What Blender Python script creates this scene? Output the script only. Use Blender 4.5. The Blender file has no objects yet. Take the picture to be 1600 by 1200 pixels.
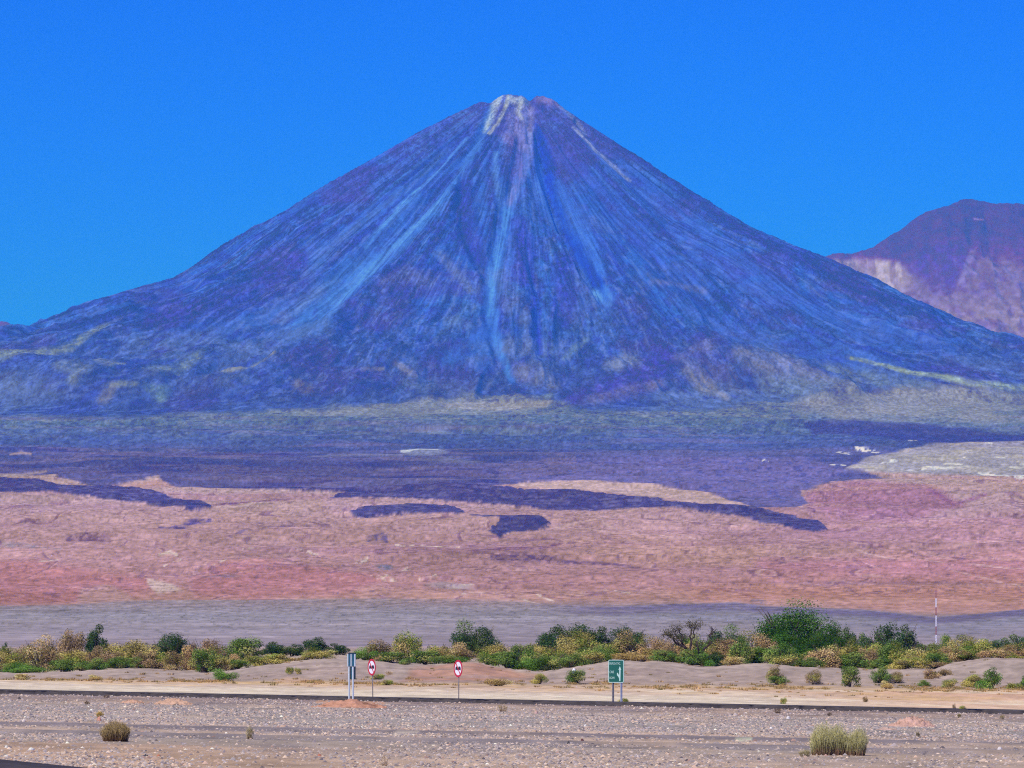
import bpy, math, random
import numpy as np
from mathutils import Vector

R = math.radians
scene = bpy.context.scene
col = scene.collection

# ------------------------------------------------------------------ camera
F = 8389.0                      # focal length in units of a 1600-wide frame
PITCH = math.atan(430.0 / F)
CP, SP = math.cos(PITCH), math.sin(PITCH)
EYE = 1.8
cam_d = bpy.data.cameras.new('camera')
cam = bpy.data.objects.new('camera', cam_d)
col.objects.link(cam)
cam.location = (0, 0, EYE)
cam.rotation_euler = (math.pi / 2 + PITCH, 0, 0)
cam_d.sensor_width = 36
cam_d.lens = 36.0 * F / 1600.0
cam_d.clip_start = 1.0
cam_d.clip_end = 90000.0
scene.camera = cam

# ------------------------------------------------------------------ light
SUN_EL, SUN_AZ = 49.0, -142.0    # azimuth measured from +Y towards +X
sd = Vector((math.sin(R(SUN_AZ)) * math.cos(R(SUN_EL)), math.cos(R(SUN_AZ)) * math.cos(R(SUN_EL)), math.sin(R(SUN_EL))))
sun_d = bpy.data.lights.new('sun', 'SUN')
sun_d.energy = 4.6
sun_d.angle = R(0.5)
sun_d.color = (1.0, 0.93, 0.80)
sun = bpy.data.objects.new('sun', sun_d)
col.objects.link(sun)
sun.rotation_euler = sd.to_track_quat('Z', 'Y').to_euler()

SKY_LIFT = 0.02
SKY_GAM = 1.5
SKY_TINT = (0.30, 0.335, 0.80)
world = bpy.data.worlds.new("World")
scene.world = world
world.use_nodes = True
nt = world.node_tree
nt.nodes.clear()
sky = nt.nodes.new('ShaderNodeTexSky')
sky.sky_type = 'NISHITA'
sky.sun_disc = False
sky.sun_elevation = R(SUN_EL)
sky.sun_rotation = R(SUN_AZ)
sky.altitude = 2400
sky.air_density = 0.6
sky.dust_density = 0.0
sky.ozone_density = 4.0
hs = nt.nodes.new('ShaderNodeHueSaturation')
hs.inputs['Saturation'].default_value = 1.1
hs.inputs['Value'].default_value = 1.0
hs.inputs['Hue'].default_value = 0.5
bg = nt.nodes.new('ShaderNodeBackground')
bg.inputs['Strength'].default_value = 0.15
wo = nt.nodes.new('ShaderNodeOutputWorld')
# the air box already holds the thick air along the horizon, so the sky behind it is read a little higher up
tcw = nt.nodes.new('ShaderNodeTexCoord')
lift = nt.nodes.new('ShaderNodeVectorMath'); lift.operation = 'ADD'; lift.inputs[1].default_value = (0, 0, SKY_LIFT)
nrm = nt.nodes.new('ShaderNodeVectorMath'); nrm.operation = 'NORMALIZE'
tint = nt.nodes.new('ShaderNodeVectorMath'); tint.operation = 'MULTIPLY'; tint.inputs[1].default_value = SKY_TINT
nt.links.new(tcw.outputs['Generated'], lift.inputs[0]); nt.links.new(lift.outputs[0], nrm.inputs[0]); nt.links.new(nrm.outputs[0], sky.inputs['Vector'])
gam = nt.nodes.new('ShaderNodeGamma'); gam.inputs['Gamma'].default_value = SKY_GAM
nt.links.new(sky.outputs[0], gam.inputs['Color']); nt.links.new(gam.outputs[0], tint.inputs[0])
nt.links.new(tint.outputs[0], hs.inputs['Color'])
nt.links.new(hs.outputs[0], bg.inputs['Color'])
nt.links.new(bg.outputs[0], wo.inputs['Surface'])

scene.view_settings.view_transform = 'Standard'
scene.view_settings.look = 'None'
scene.view_settings.exposure = 0.0
scene.view_settings.gamma = 1.0
scene.render.engine = 'CYCLES'
scene.cycles.max_bounces = 6
scene.cycles.diffuse_bounces = 3
scene.cycles.transparent_max_bounces = 12
scene.cycles.volume_bounces = 0
scene.cycles.use_denoising = False
scene.cycles.filter_width = 1.1

# ------------------------------------------------------------------ air (thin blue air of the high desert)
HZ_DENS = 3.8e-5
HZ_COL = np.array((0.045, 0.24, 1.0))
def make_haze():
    x0, x1, y0, y1, z0, z1 = -17000, 17000, -400, 47000, -30, 3180
    v = [(x0, y0, z0), (x1, y0, z0), (x1, y1, z0), (x0, y1, z0), (x0, y0, z1), (x1, y0, z1), (x1, y1, z1), (x0, y1, z1)]
    f = [(0, 3, 2, 1), (4, 5, 6, 7), (0, 1, 5, 4), (1, 2, 6, 5), (2, 3, 7, 6), (3, 0, 4, 7)]
    me = bpy.data.meshes.new('haze')
    me.from_pydata(v, [], f)
    o = bpy.data.objects.new('haze', me)
    col.objects.link(o)
    o['kind'] = 'stuff'
    o['label'] = 'thin blue air between the camera and the far volcano'
    o['category'] = 'haze'
    m = bpy.data.materials.new('haze_air')
    m.use_nodes = True
    m.node_tree.nodes.clear()
    pv = m.node_tree.nodes.new('ShaderNodeVolumePrincipled')
    pv.inputs['Color'].default_value = (*HZ_COL, 1)
    pv.inputs['Absorption Color'].default_value = (1, 1, 1, 1)
    pv.inputs['Density'].default_value = HZ_DENS
    pv.inputs['Anisotropy'].default_value = 0.0
    out = m.node_tree.nodes.new('ShaderNodeOutputMaterial')
    m.node_tree.links.new(pv.outputs[0], out.inputs['Volume'])
    me.materials.append(m)

# ------------------------------------------------------------------ helpers: numbers
def lin(c):
    c = np.asarray(c, float) / 255.0
    return np.where(c <= 0.04045, c / 12.92, ((c + 0.055) / 1.055) ** 2.4)

def hash2(ix, iy, seed):
    h = (ix.astype(np.int64) * 374761393 + iy.astype(np.int64) * 668265263 + seed * 1274126177) & 0xFFFFFFFF
    h = ((h ^ (h >> 13)) * 1274126177) & 0xFFFFFFFF
    h = (h ^ (h >> 16)) & 0xFFFFFF
    return h.astype(np.float32) / np.float32(0xFFFFFF)

def vn(x, y, seed=0):
    fx, fy = np.floor(x), np.floor(y)
    ix, iy = fx.astype(np.int64), fy.astype(np.int64)
    tx, ty = (x - fx).astype(np.float32), (y - fy).astype(np.float32)
    tx = tx * tx * (3 - 2 * tx); ty = ty * ty * (3 - 2 * ty)
    a = hash2(ix, iy, seed); b = hash2(ix + 1, iy, seed)
    c = hash2(ix, iy + 1, seed); d = hash2(ix + 1, iy + 1, seed)
    return (a + (b - a) * tx) * (1 - ty) + (c + (d - c) * tx) * ty

def fbm(x, y, octs=4, seed=0, gain=0.5):
    s = 0; a = 1.0; t = 0
    for k in range(octs):
        s = s + a * vn(x * 2.03 ** k + 17.3 * k, y * 2.03 ** k - 9.1 * k, seed + k)
        t += a; a *= gain
    return s / t                       # 0..1

def ridge(x, y, octs=3, seed=0):
    s = 0; a = 1.0; t = 0
    for k in range(octs):
        s = s + a * (1 - np.abs(2 * vn(x * 2.1 ** k, y * 2.1 ** k, seed + k) - 1))
        t += a; a *= 0.5
    return s / t

def sstep(a, b, x):
    t = np.clip((x - a) / (b - a), 0, 1)
    return t * t * (3 - 2 * t)

def interp(pts, x):
    p = np.array(pts, float)
    return np.interp(x, p[:, 0], p[:, 1])

def poly_mask(U, V, pts, soft=2.0):
    """soft-edged inside mask of a closed outline"""
    p = np.array(pts, float)
    out = np.zeros(U.shape, np.float32)
    s = soft * 2
    sel = (U > p[:, 0].min() - s) & (U < p[:, 0].max() + s) & (V > p[:, 1].min() - s) & (V < p[:, 1].max() + s)
    if not sel.any():
        return out
    u, v = U[sel], V[sel]
    inside = np.zeros(u.shape, bool)
    dm = np.full(u.shape, 1e9)
    n = len(p)
    for i in range(n):
        x0, y0 = p[i]; x1, y1 = p[(i + 1) % n]
        dx, dy = x1 - x0, y1 - y0
        t = np.clip(((u - x0) * dx + (v - y0) * dy) / (dx * dx + dy * dy + 1e-9), 0, 1)
        dm = np.minimum(dm, (u - x0 - t * dx) ** 2 + (v - y0 - t * dy) ** 2)
        if y0 != y1:
            c = ((y0 > v) != (y1 > v)) & (u < (x1 - x0) * (v - y0) / (y1 - y0) + x0)
            inside ^= c
    d = np.sqrt(dm) * np.where(inside, 1, -1)
    out[sel] = sstep(-soft, soft, d)
    return out

def line_mask(U, V, pts, soft=0.5, wscale=1.0):
    """pts: (u, v, halfwidth[, strength]) polyline"""
    p = np.array([tuple(q) + (1.0,) if len(q) == 3 else q for q in pts], float)
    out = np.zeros(U.shape, np.float32)
    m = p[:, 2].max() * 2.2 * wscale + 3
    sel = (U > p[:, 0].min() - m) & (U < p[:, 0].max() + m) & (V > p[:, 1].min() - m) & (V < p[:, 1].max() + m)
    if not sel.any():
        return out
    u, v = U[sel], V[sel]
    o = np.zeros(u.shape)
    for i in range(len(p) - 1):
        x0, y0, w0, s0 = p[i]; x1, y1, w1, s1 = p[i + 1]
        dx, dy = x1 - x0, y1 - y0
        t = np.clip(((u - x0) * dx + (v - y0) * dy) / (dx * dx + dy * dy + 1e-9), 0, 1)
        d = np.sqrt((u - x0 - t * dx) ** 2 + (v - y0 - t * dy) ** 2)
        w = (w0 + (w1 - w0) * t) * wscale
        st = s0 + (s1 - s0) * t
        o = np.maximum(o, st * (1 - sstep(1 - soft, 1 + soft, d / w)))
    out[sel] = o
    return out

def ray(px, py, Y):
    """point seen at photo position px,py at down-range distance Y"""
    a, b = (px - 800.0) / F, (600.0 - py) / F
    dy, dz = CP - b * SP, SP + b * CP
    return a / dy * Y, EYE + dz / dy * Y

# ------------------------------------------------------------------ helpers: meshes, materials
def mesh_np(name, verts, faces, mat=None, colors=None, smooth=False, parent=None):
    """verts (n,3), faces (m,k) ints"""
    me = bpy.data.meshes.new(name)
    verts = np.ascontiguousarray(verts, np.float32)
    faces = np.ascontiguousarray(faces, np.int32)
    k = faces.shape[1]
    me.vertices.add(len(verts)); me.vertices.foreach_set('co', verts.ravel())
    me.loops.add(faces.size); me.loops.foreach_set('vertex_index', faces.ravel())
    me.polygons.add(len(faces))
    me.polygons.foreach_set('loop_start', np.arange(0, faces.size, k, dtype=np.int32))
    me.polygons.foreach_set('loop_total', np.full(len(faces), k, np.int32))
    if smooth:
        me.polygons.foreach_set('use_smooth', np.ones(len(faces), bool))
    if colors is not None:
        ca = me.color_attributes.new('Col', 'FLOAT_COLOR', 'POINT')
        c4 = np.ones((len(verts), 4), np.float32); c4[:, :3] = colors
        ca.data.foreach_set('color', c4.ravel())
    me.update(calc_edges=True)
    if mat: me.materials.append(mat)
    o = bpy.data.objects.new(name, me)
    col.objects.link(o)
    if parent: o.parent = parent
    return o

def tag(o, label=None, cat=None, group=None, kind=None):
    if label: o['label'] = label
    if cat: o['category'] = cat
    if group: o['group'] = group
    if kind: o['kind'] = kind
    return o

def empty(name, loc, rz=0.0):
    o = bpy.data.objects.new(name, None)
    o.empty_display_size = 0.3
    o.location = loc; o.rotation_euler = (0, 0, rz)
    col.objects.link(o)
    return o

def new_mat(name):
    m = bpy.data.materials.new(name)
    m.use_nodes = True
    n = m.node_tree.nodes
    return m, n, m.node_tree.links, n['Principled BSDF']

def ground_mat(name, s1, s2, amt, bump_d, bump_s=0.5, rough=1.0):
    """land surface: mapped rock/soil colour, broken up by two scales of noise, rough relief"""
    m, n, l, p = new_mat(name)
    at = n.new('ShaderNodeAttribute'); at.attribute_name = 'Col'
    tc = n.new('ShaderNodeTexCoord')
    n1 = n.new('ShaderNodeTexNoise'); n1.inputs['Scale'].default_value = s1; n1.inputs['Detail'].default_value = 6; n1.inputs['Roughness'].default_value = 0.65
    n2 = n.new('ShaderNodeTexNoise'); n2.inputs['Scale'].default_value = s2; n2.inputs['Detail'].default_value = 4; n2.inputs['Roughness'].default_value = 0.7
    l.new(tc.outputs['Object'], n1.inputs['Vector']); l.new(tc.outputs['Object'], n2.inputs['Vector'])
    ad = n.new('ShaderNodeMath'); ad.operation = 'ADD'
    l.new(n1.outputs[0], ad.inputs[0]); l.new(n2.outputs[0], ad.inputs[1])
    mr = n.new('ShaderNodeMapRange')
    mr.inputs['From Min'].default_value = 0.6; mr.inputs['From Max'].default_value = 1.4
    mr.inputs['To Min'].default_value = 1 - amt; mr.inputs['To Max'].default_value = 1 + amt
    l.new(ad.outputs[0], mr.inputs['Value'])
    mx = n.new('ShaderNodeVectorMath'); mx.operation = 'SCALE'
    l.new(at.outputs['Color'], mx.inputs[0]); l.new(mr.outputs[0], mx.inputs['Scale'])
    l.new(mx.outputs[0], p.inputs['Base Color'])
    bp = n.new('ShaderNodeBump'); bp.inputs['Distance'].default_value = bump_d; bp.inputs['Strength'].default_value = bump_s
    l.new(ad.outputs[0], bp.inputs['Height']); l.new(bp.outputs[0], p.inputs['Normal'])
    p.inputs['Roughness'].default_value = rough
    p.inputs['Specular IOR Level'].default_value = 0.05
    return m

def plain_mat(name, rgb, rough=0.7, metal=0.0, var=0.1, scale=8.0, spec=0.3):
    m, n, l, p = new_mat(name)
    tc = n.new('ShaderNodeTexCoord')
    n1 = n.new('ShaderNodeTexNoise'); n1.inputs['Scale'].default_value = scale; n1.inputs['Detail'].default_value = 5
    l.new(tc.outputs['Object'], n1.inputs['Vector'])
    mr = n.new('ShaderNodeMapRange')
    mr.inputs['From Min'].default_value = 0.3; mr.inputs['From Max'].default_value = 0.7
    mr.inputs['To Min'].default_value = 1 - var; mr.inputs['To Max'].default_value = 1 + var
    l.new(n1.outputs[0], mr.inputs['Value'])
    c = n.new('ShaderNodeRGB'); c.outputs[0].default_value = (*rgb, 1)
    mx = n.new('ShaderNodeVectorMath'); mx.operation = 'SCALE'
    l.new(c.outputs[0], mx.inputs[0]); l.new(mr.outputs[0], mx.inputs['Scale'])
    l.new(mx.outputs[0], p.inputs['Base Color'])
    p.inputs['Roughness'].default_value = rough
    p.inputs['Metallic'].default_value = metal
    p.inputs['Specular IOR Level'].default_value = spec
    return m

def attr_mat(name, transl=0.0, var=0.0, scale=5.0):
    """colour held per leaf / per stone"""
    m = bpy.data.materials.new(name); m.use_nodes = True
    n, l = m.node_tree.nodes, m.node_tree.links
    n.clear()
    at = n.new('ShaderNodeAttribute'); at.attribute_name = 'Col'
    df = n.new('ShaderNodeBsdfDiffuse'); df.inputs['Roughness'].default_value = 0.8
    l.new(at.outputs['Color'], df.inputs['Color'])
    out = n.new('ShaderNodeOutputMaterial')
    if transl:
        tr = n.new('ShaderNodeBsdfTranslucent'); l.new(at.outputs['Color'], tr.inputs['Color'])
        mx = n.new('ShaderNodeMixShader'); mx.inputs[0].default_value = transl
        l.new(df.outputs[0], mx.inputs[1]); l.new(tr.outputs[0], mx.inputs[2]); l.new(mx.outputs[0], out.inputs['Surface'])
    else:
        l.new(df.outputs[0], out.inputs['Surface'])
    return m

# the air's effect on a surface Y metres away, so that photographed colours can be turned back into rock colours
BETA = HZ_DENS * HZ_COL
AIR_J = np.array((0.46, 0.41, 0.592))    # brightness of a bottomless depth of this air
LIT = np.array((1.13, 1.075, 1.17))      # sun + sky on open ground, per unit albedo
def rock(target_lin, D, lit=LIT):
    T = np.exp(-BETA[None, :] * D[:, None])
    a = (target_lin - AIR_J * (1 - T)) / (T * lit)
    return np.clip(a, 0.012, 0.75)

def grid_faces(nr, nc):
    i = np.arange(nr * nc, dtype=np.int32).reshape(nr, nc)
    return np.stack([i[:-1, :-1].ravel(), i[:-1, 1:].ravel(), i[1:, 1:].ravel(), i[1:, :-1].ravel()], 1)

# ------------------------------------------------------------------ the lie of the land
def zrow(row, Y): return EYE + (1030.0 - row) / F * Y
PLAIN = [(1000, zrow(1014, 1000)), (1600, zrow(1006, 1600)), (2600, zrow(994, 2600)), (4500, zrow(974, 4500)), (7500, zrow(946, 7500)),
         (9800, zrow(903, 9800)), (12000, zrow(852, 12000)), (14300, zrow(800, 14300)), (16500, zrow(760, 16500)),
         (19000, zrow(720, 19000)), (21500, zrow(680, 21500)), (24000, zrow(645, 24000)), (25500, zrow(625, 25500)),
         (29000, zrow(590, 29000)), (36000, zrow(585, 36000))]
_py = np.array([p[0] for p in PLAIN], float); _pz = np.array([p[1] for p in PLAIN], float)
_fy = np.geomspace(1000, 36000, 900)
_fz = np.interp(_fy, _py, _pz)
for _ in range(3):
    _fz[8:-8] = np.convolve(_fz, np.ones(17) / 17, 'valid')
_row = 1030 - (_fz - EYE) / _fy * F          # apparent row of each down-range distance
def plainH(Y): return np.interp(Y, _fy, _fz)
def band(Y): return np.interp(Y, _fy, _row)
def range_of(row): return float(np.interp(-row, -_row, _fy))

CREST = [(-400, 1050), (0, 1053), (100, 1051), (200, 1047), (280, 1050), (330, 1052), (400, 1042), (470, 1034), (520, 1031), (600, 1036),
         (680, 1040), (740, 1035), (800, 1047), (850, 1050), (900, 1043), (960, 1034), (1050, 1035), (1100, 1042), (1180, 1038),
         (1250, 1043), (1330, 1046), (1400, 1048), (1460, 1046), (1480, 1038), (1540, 1029), (1600, 1030), (2000, 1032)]
def near_ground(X, Y):
    X = np.asarray(X, float); Y = np.asarray(Y, float)
    U = 800 + F * X / np.maximum(Y, 60)
    zn = -0.02 * X
    zb = zrow(1062 + 16 * U / 1600, 350.0)
    zc = zrow(interp(CREST, U) + 3 * (fbm(U / 14, Y / 30, 3, 5) - .5), 420.0)
    zf = plainH(np.full_like(X, 1000.0))
    z = np.where(Y < 300, zn, 0)
    t = np.clip((Y - 300) / 50, 0, 1); z = np.where((Y >= 300) & (Y < 350), zn * (1 - t) + zb * t, z)
    t = sstep(350, 420, Y); z = np.where((Y >= 350) & (Y < 420), zb * (1 - t) + zc * t, z)
    t = np.clip((Y - 420) / 580, 0, 1); z = np.where((Y >= 420) & (Y <= 1000), zc * (1 - t) ** 2 + (1 - (1 - t) ** 2) * (zc * .3 + .7 * zf) * (1 - t) + zf * t * (1 - (1 - t) ** 2), z)
    z = np.where(Y > 1000, plainH(np.maximum(Y, 1000)), z)
    return z
def gz(X, Y): return float(near_ground(np.array([X]), np.array([Y]))[0])

# the volcano: height against distance from its axis, left flank and right flank
CX, CY = 42.0, 29000.0
_m = 29000.0 / F
def flank(pts, sgn):
    r = [abs(p[0] - 812) * _m for p in pts]; z = [EYE + (1030 - p[1]) * _m for p in pts]
    return np.array(r), np.array(z)
LR, LZ = flank([(812, 146), (795, 146), (780, 148), (755, 156), (720, 173), (660, 206), (600, 241), (500, 300), (430, 345), (350, 390), (300, 425),
                (250, 456), (205, 468), (150, 487), (100, 507), (60, 521), (30, 531), (0, 542), (-60, 556), (-200, 572), (-400, 585), (-800, 720), (-2400, 1200)], -1)
RR, RZ = flank([(812, 152), (830, 149), (850, 149), (866, 156), (882, 170), (930, 203), (1000, 250), (1060, 290), (1120, 330), (1180, 366), (1240, 394), (1280, 408),
                (1330, 430), (1400, 465), (1460, 493), (1500, 512), (1560, 537), (1600, 551), (1700, 575), (1850, 592), (2100, 640), (2500, 800), (4000, 1300)], 1)
FR, FZ = [0, 60, 260, 800, 1500, 2200, 2900, 3500, 3900, 4300, 5200, 9000], [3052, 3045, 2900, 2560, 2160, 1810, 1510, 1330, 1250, 1178, 1030, 300]

def cone_base(X, Y):
    dx, dy = X - CX, CY - Y
    r = np.sqrt(dx * dx + dy * dy) + 1e-6
    s = dx / r
    c = dy / r
    zl, zr, zf = np.interp(r, LR, LZ), np.interp(r, RR, RZ), np.interp(r, FR, FZ)
    side = np.where(s < 0, zl, zr)
    w = sstep(0.0, 1.0, np.abs(s))
    zz = side * w + zf * (1 - w) * (c > 0) + (zl * (s < 0) + zr * (s >= 0)) * (1 - w) * (c <= 0)
    return zz, r, np.arctan2(dx, dy)
def far_base(X, Y):
    z, r, th = cone_base(X, Y)
    p = plainH(Y)
    k = 60.0
    d = np.clip((z - p) / k, -1, 1)
    m = np.where(np.abs(z - p) < k, (z + p) / 2 + k * (d * d + 1) / 4 , np.maximum(z, p))
    # only where the volcano is near
    return np.where(Y > 23000, m, p)

_ys = np.arange(23000.0, 30500.0, 6.0)
def on_cone(px, py):
    x, z = ray(px, py, _ys)
    h = far_base(x, _ys)
    k = np.argmax(h > z)
    if h[k] <= z[k]: k = int(np.argmin(z - h))
    return float(x[k]), float(h[k])
def cone_line(pts):          # -> (x, altitude, halfwidth in m[, strength])
    return [on_cone(p[0], p[1]) + (p[2] * 3.2,) + tuple(p[3:]) for p in pts]
def cone_poly(pts):
    return [on_cone(p[0], p[1]) for p in pts]

# gullies that cut the volcano's face: line, depth in m
GULLIES = [
    ([(838, 200, 3), (846, 225, 7), (853, 262, 9), (862, 305, 6), (880, 350, 7), (905, 392, 7), (928, 430, 8), (948, 468, 7)], 55),
    ([(812, 215, 4), (800, 280, 6), (788, 335, 7), (776, 390, 9), (768, 450, 9), (768, 505, 8), (778, 560, 6)], 28),
    ([(722, 270, 4), (722, 330, 8), (733, 380, 8), (752, 415, 8), (762, 440, 6)], 26),
    ([(758, 195, 4), (735, 235, 6), (700, 285, 7), (650, 335, 9), (600, 385, 12), (540, 430, 16), (500, 480, 18)], 22),
    ([(700, 240, 4), (650, 290, 7), (590, 345, 9), (520, 400, 9), (470, 435, 8)], 16),
    ([(832, 420, 5), (838, 470, 7), (835, 530, 6)], 20),
    ([(900, 190, 3), (950, 245, 5), (1010, 310, 8), (1080, 385, 12), (1160, 450, 13)], 18),
    ([(880, 230, 4), (930, 300, 6), (990, 380, 8), (1040, 430, 8)], 14),
    ([(1040, 350, 5), (1120, 430, 8), (1230, 500, 10), (1330, 540, 8)], 16),
    ([(860, 440, 4), (880, 500, 7), (870, 545, 7)], 16),
]
RIDGES = [
    ([(705, 300, 8), (690, 370, 14), (640, 440, 20), (590, 480, 18)], 20),
    ([(822, 290, 5), (815, 360, 12), (805, 430, 16), (808, 500, 18)], 22),
    ([(900, 470, 10), (880, 430, 12), (868, 380, 8)], 20),
    ([(0, 570, 10), (120, 540, 12), (230, 510, 10)], 8),
    ([(1120, 560, 12), (1060, 590, 16), (900, 632, 10)], 30),
    ([(1160, 570, 14), (1260, 590, 16), (1330, 612, 10)], 30),
    ([(430, 570, 16), (560, 560, 18), (640, 590, 14)], 26),
    ([(90, 600, 20), (180, 610, 24), (240, 600, 16)], 30),
]
GULLY_L = [(cone_line(p), d) for p, d in GULLIES]
RIDGE_L = [(cone_line(p), d) for p, d in RIDGES]

# land cover of the plain, as outlines over bearing (0..1600 across the view) and apparent band
LAVA = [
    [(-900, 700), (-60, 745), (0, 745), (60, 748), (120, 757), (180, 760), (215, 765), (265, 777), (300, 782), (332, 794), (310, 799), (280, 797), (220, 788), (150, 781), (80, 775), (-900, 772)],
    [(300, 757), (520, 762), (700, 758), (860, 768), (1000, 782), (1150, 795), (1240, 808), (1275, 812), (1293, 825), (1270, 833), (1220, 822), (1150, 808), (1050, 800), (900, 795), (740, 785), (640, 782), (515, 783), (540, 766), (420, 763)],
    [(548, 801), (575, 793), (640, 789), (700, 790), (724, 800), (715, 806), (640, 803), (560, 806)],
    [(732, 807), (770, 808), (800, 809), (836, 812), (862, 821), (838, 827), (800, 832), (780, 842), (764, 829), (784, 817)],
]
VEGFIELD = [(-1200, 480), (2700, 480), (2500, 690), (1600, 700), (1480, 700), (1400, 708), (1330, 735), (1400, 742), (1300, 757), (1252, 765), (1262, 785), (1240, 797), (1165, 796),
            (1130, 776), (1080, 765), (1010, 759), (900, 756), (815, 757), (770, 762), (700, 764), (520, 765), (350, 762), (285, 761), (252, 748), (150, 757), (80, 742), (0, 739), (-900, 735)]

def land_colour(U, V, X, Y):
    """display colour of the plain (0..255), before the air is taken out of it"""
    w1 = fbm(X / 260, Y / 1500, 4, 11) - .5
    w2 = fbm(X / 320, Y / 1700, 4, 23) - .5
    Uw = U + 26 * w1
    Vw = V + 11 * w2 + 2.2 * (fbm(X / 40, Y / 500, 3, 31) - .5)
    strata = [(1010, (166, 148, 160)), (985, (160, 145, 162)), (972, (158, 148, 166)), (962, (150, 142, 164)), (950, (158, 140, 158)), (935, (188, 142, 146)),
              (915, (186, 138, 150)), (885, (182, 138, 154)), (860, (184, 142, 156)), (835, (186, 146, 160)), (800, (182, 146, 168)), (775, (182, 150, 168)), (755, (186, 156, 170)), (600, (186, 156, 170))]
    rows = [-s[0] for s in strata]
    C = np.stack([np.interp(-Vw, rows, [s[1][k] for s in strata]) for k in range(3)], -1)
    def put(mask, c, a=1.0):
        nonlocal C
        m = (mask * a)[..., None]
        C = C * (1 - m) + np.array(c, float) * m
    n_big = fbm(X / 900, Y / 2600, 4, 41)
    n_mid = fbm(X / 170, Y / 620, 5, 43)
    n_fin = fbm(X / 13, Y / 42, 4, 47)
    # red and orange soils
    put(poly_mask(Uw, Vw, [(-300, 880), (60, 876), (180, 893), (262, 905), (240, 925), (120, 940), (-300, 948)], 9), (182, 122, 138), .75)
    put(poly_mask(Uw, Vw, [(300, 915), (340, 882), (420, 876), (520, 890), (600, 905), (560, 932), (400, 938), (310, 932)], 8), (182, 122, 140), .7)
    put(poly_mask(Uw, Vw, [(1050, 925), (1200, 905), (1420, 905), (1600, 900), (2300, 890), (2300, 960), (1450, 962), (1250, 948), (1100, 942)], 12), (198, 142, 142), .75)
    put(poly_mask(Uw, Vw, [(1180, 875), (1420, 862), (2300, 855), (2300, 905), (1420, 905), (1200, 900)], 14), (186, 126, 150), .6)
    put(poly_mask(Uw, Vw, [(1265, 765), (1330, 752), (1450, 760), (1500, 790), (1420, 812), (1290, 808), (1250, 792)], 8), (164, 114, 156), .75)
    put(poly_mask(Uw, Vw, [(1180, 800), (1420, 812), (1700, 800), (1700, 850), (1300, 850)], 12), (176, 128, 156), .6)
    put(poly_mask(Uw, Vw, [(820, 850), (1000, 842), (1200, 860), (1180, 885), (900, 870)], 10), (200, 156, 156), .6)
    put(poly_mask(Uw, Vw, [(290, 778), (500, 772), (520, 800), (430, 812), (330, 800)], 8), (186, 152, 164), .8)
    # streaky drift of sand
    s = sstep(.52, .75, fbm(X / 900, Y / 700, 4, 53))
    put(s, (200, 158, 162), .35)
    s = sstep(.55, .8, fbm(X / 700, Y / 420, 4, 57)) * (V < 940)
    put(s, (160, 120, 152), .5)
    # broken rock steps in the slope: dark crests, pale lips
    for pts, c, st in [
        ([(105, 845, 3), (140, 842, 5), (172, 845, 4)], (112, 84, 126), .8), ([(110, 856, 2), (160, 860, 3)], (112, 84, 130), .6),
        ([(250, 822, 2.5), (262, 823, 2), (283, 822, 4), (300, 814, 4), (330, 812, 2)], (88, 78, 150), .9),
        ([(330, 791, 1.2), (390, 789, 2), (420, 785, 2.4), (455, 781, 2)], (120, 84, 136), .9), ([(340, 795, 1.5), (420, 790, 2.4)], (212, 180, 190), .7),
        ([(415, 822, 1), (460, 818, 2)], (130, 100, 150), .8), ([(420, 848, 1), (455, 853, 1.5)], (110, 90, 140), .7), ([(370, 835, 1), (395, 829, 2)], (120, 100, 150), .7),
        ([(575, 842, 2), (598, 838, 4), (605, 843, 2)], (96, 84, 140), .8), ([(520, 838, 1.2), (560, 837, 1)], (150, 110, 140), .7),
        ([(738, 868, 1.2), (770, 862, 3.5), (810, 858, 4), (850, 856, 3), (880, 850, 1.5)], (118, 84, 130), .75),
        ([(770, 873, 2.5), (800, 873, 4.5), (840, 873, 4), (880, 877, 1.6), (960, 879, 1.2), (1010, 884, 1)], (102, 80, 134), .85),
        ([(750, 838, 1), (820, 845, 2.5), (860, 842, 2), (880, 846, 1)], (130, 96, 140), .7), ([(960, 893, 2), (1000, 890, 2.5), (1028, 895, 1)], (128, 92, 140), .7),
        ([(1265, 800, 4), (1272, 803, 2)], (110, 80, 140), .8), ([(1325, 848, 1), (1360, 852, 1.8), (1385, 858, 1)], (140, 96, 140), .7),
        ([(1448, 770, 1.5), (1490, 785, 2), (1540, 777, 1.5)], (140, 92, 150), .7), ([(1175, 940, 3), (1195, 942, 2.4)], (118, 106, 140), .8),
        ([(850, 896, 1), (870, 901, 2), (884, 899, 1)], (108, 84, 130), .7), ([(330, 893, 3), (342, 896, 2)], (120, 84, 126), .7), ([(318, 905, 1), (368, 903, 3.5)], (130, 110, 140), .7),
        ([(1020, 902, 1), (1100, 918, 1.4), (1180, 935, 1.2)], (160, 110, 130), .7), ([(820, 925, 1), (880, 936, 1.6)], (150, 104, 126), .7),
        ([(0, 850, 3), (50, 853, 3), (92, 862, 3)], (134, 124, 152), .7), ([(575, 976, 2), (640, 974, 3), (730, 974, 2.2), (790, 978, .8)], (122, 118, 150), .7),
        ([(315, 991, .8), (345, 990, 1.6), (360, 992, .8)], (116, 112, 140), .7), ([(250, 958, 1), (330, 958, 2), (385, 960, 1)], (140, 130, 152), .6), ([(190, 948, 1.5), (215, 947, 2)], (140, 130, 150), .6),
        ([(1565, 976, 1), (1580, 977, 1.6), (1600, 977, 1)], (80, 76, 140), .8), ([(585, 882, 1), (600, 886, 4), (612, 884, 2)], (112, 118, 160), .8),
    ]:
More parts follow.
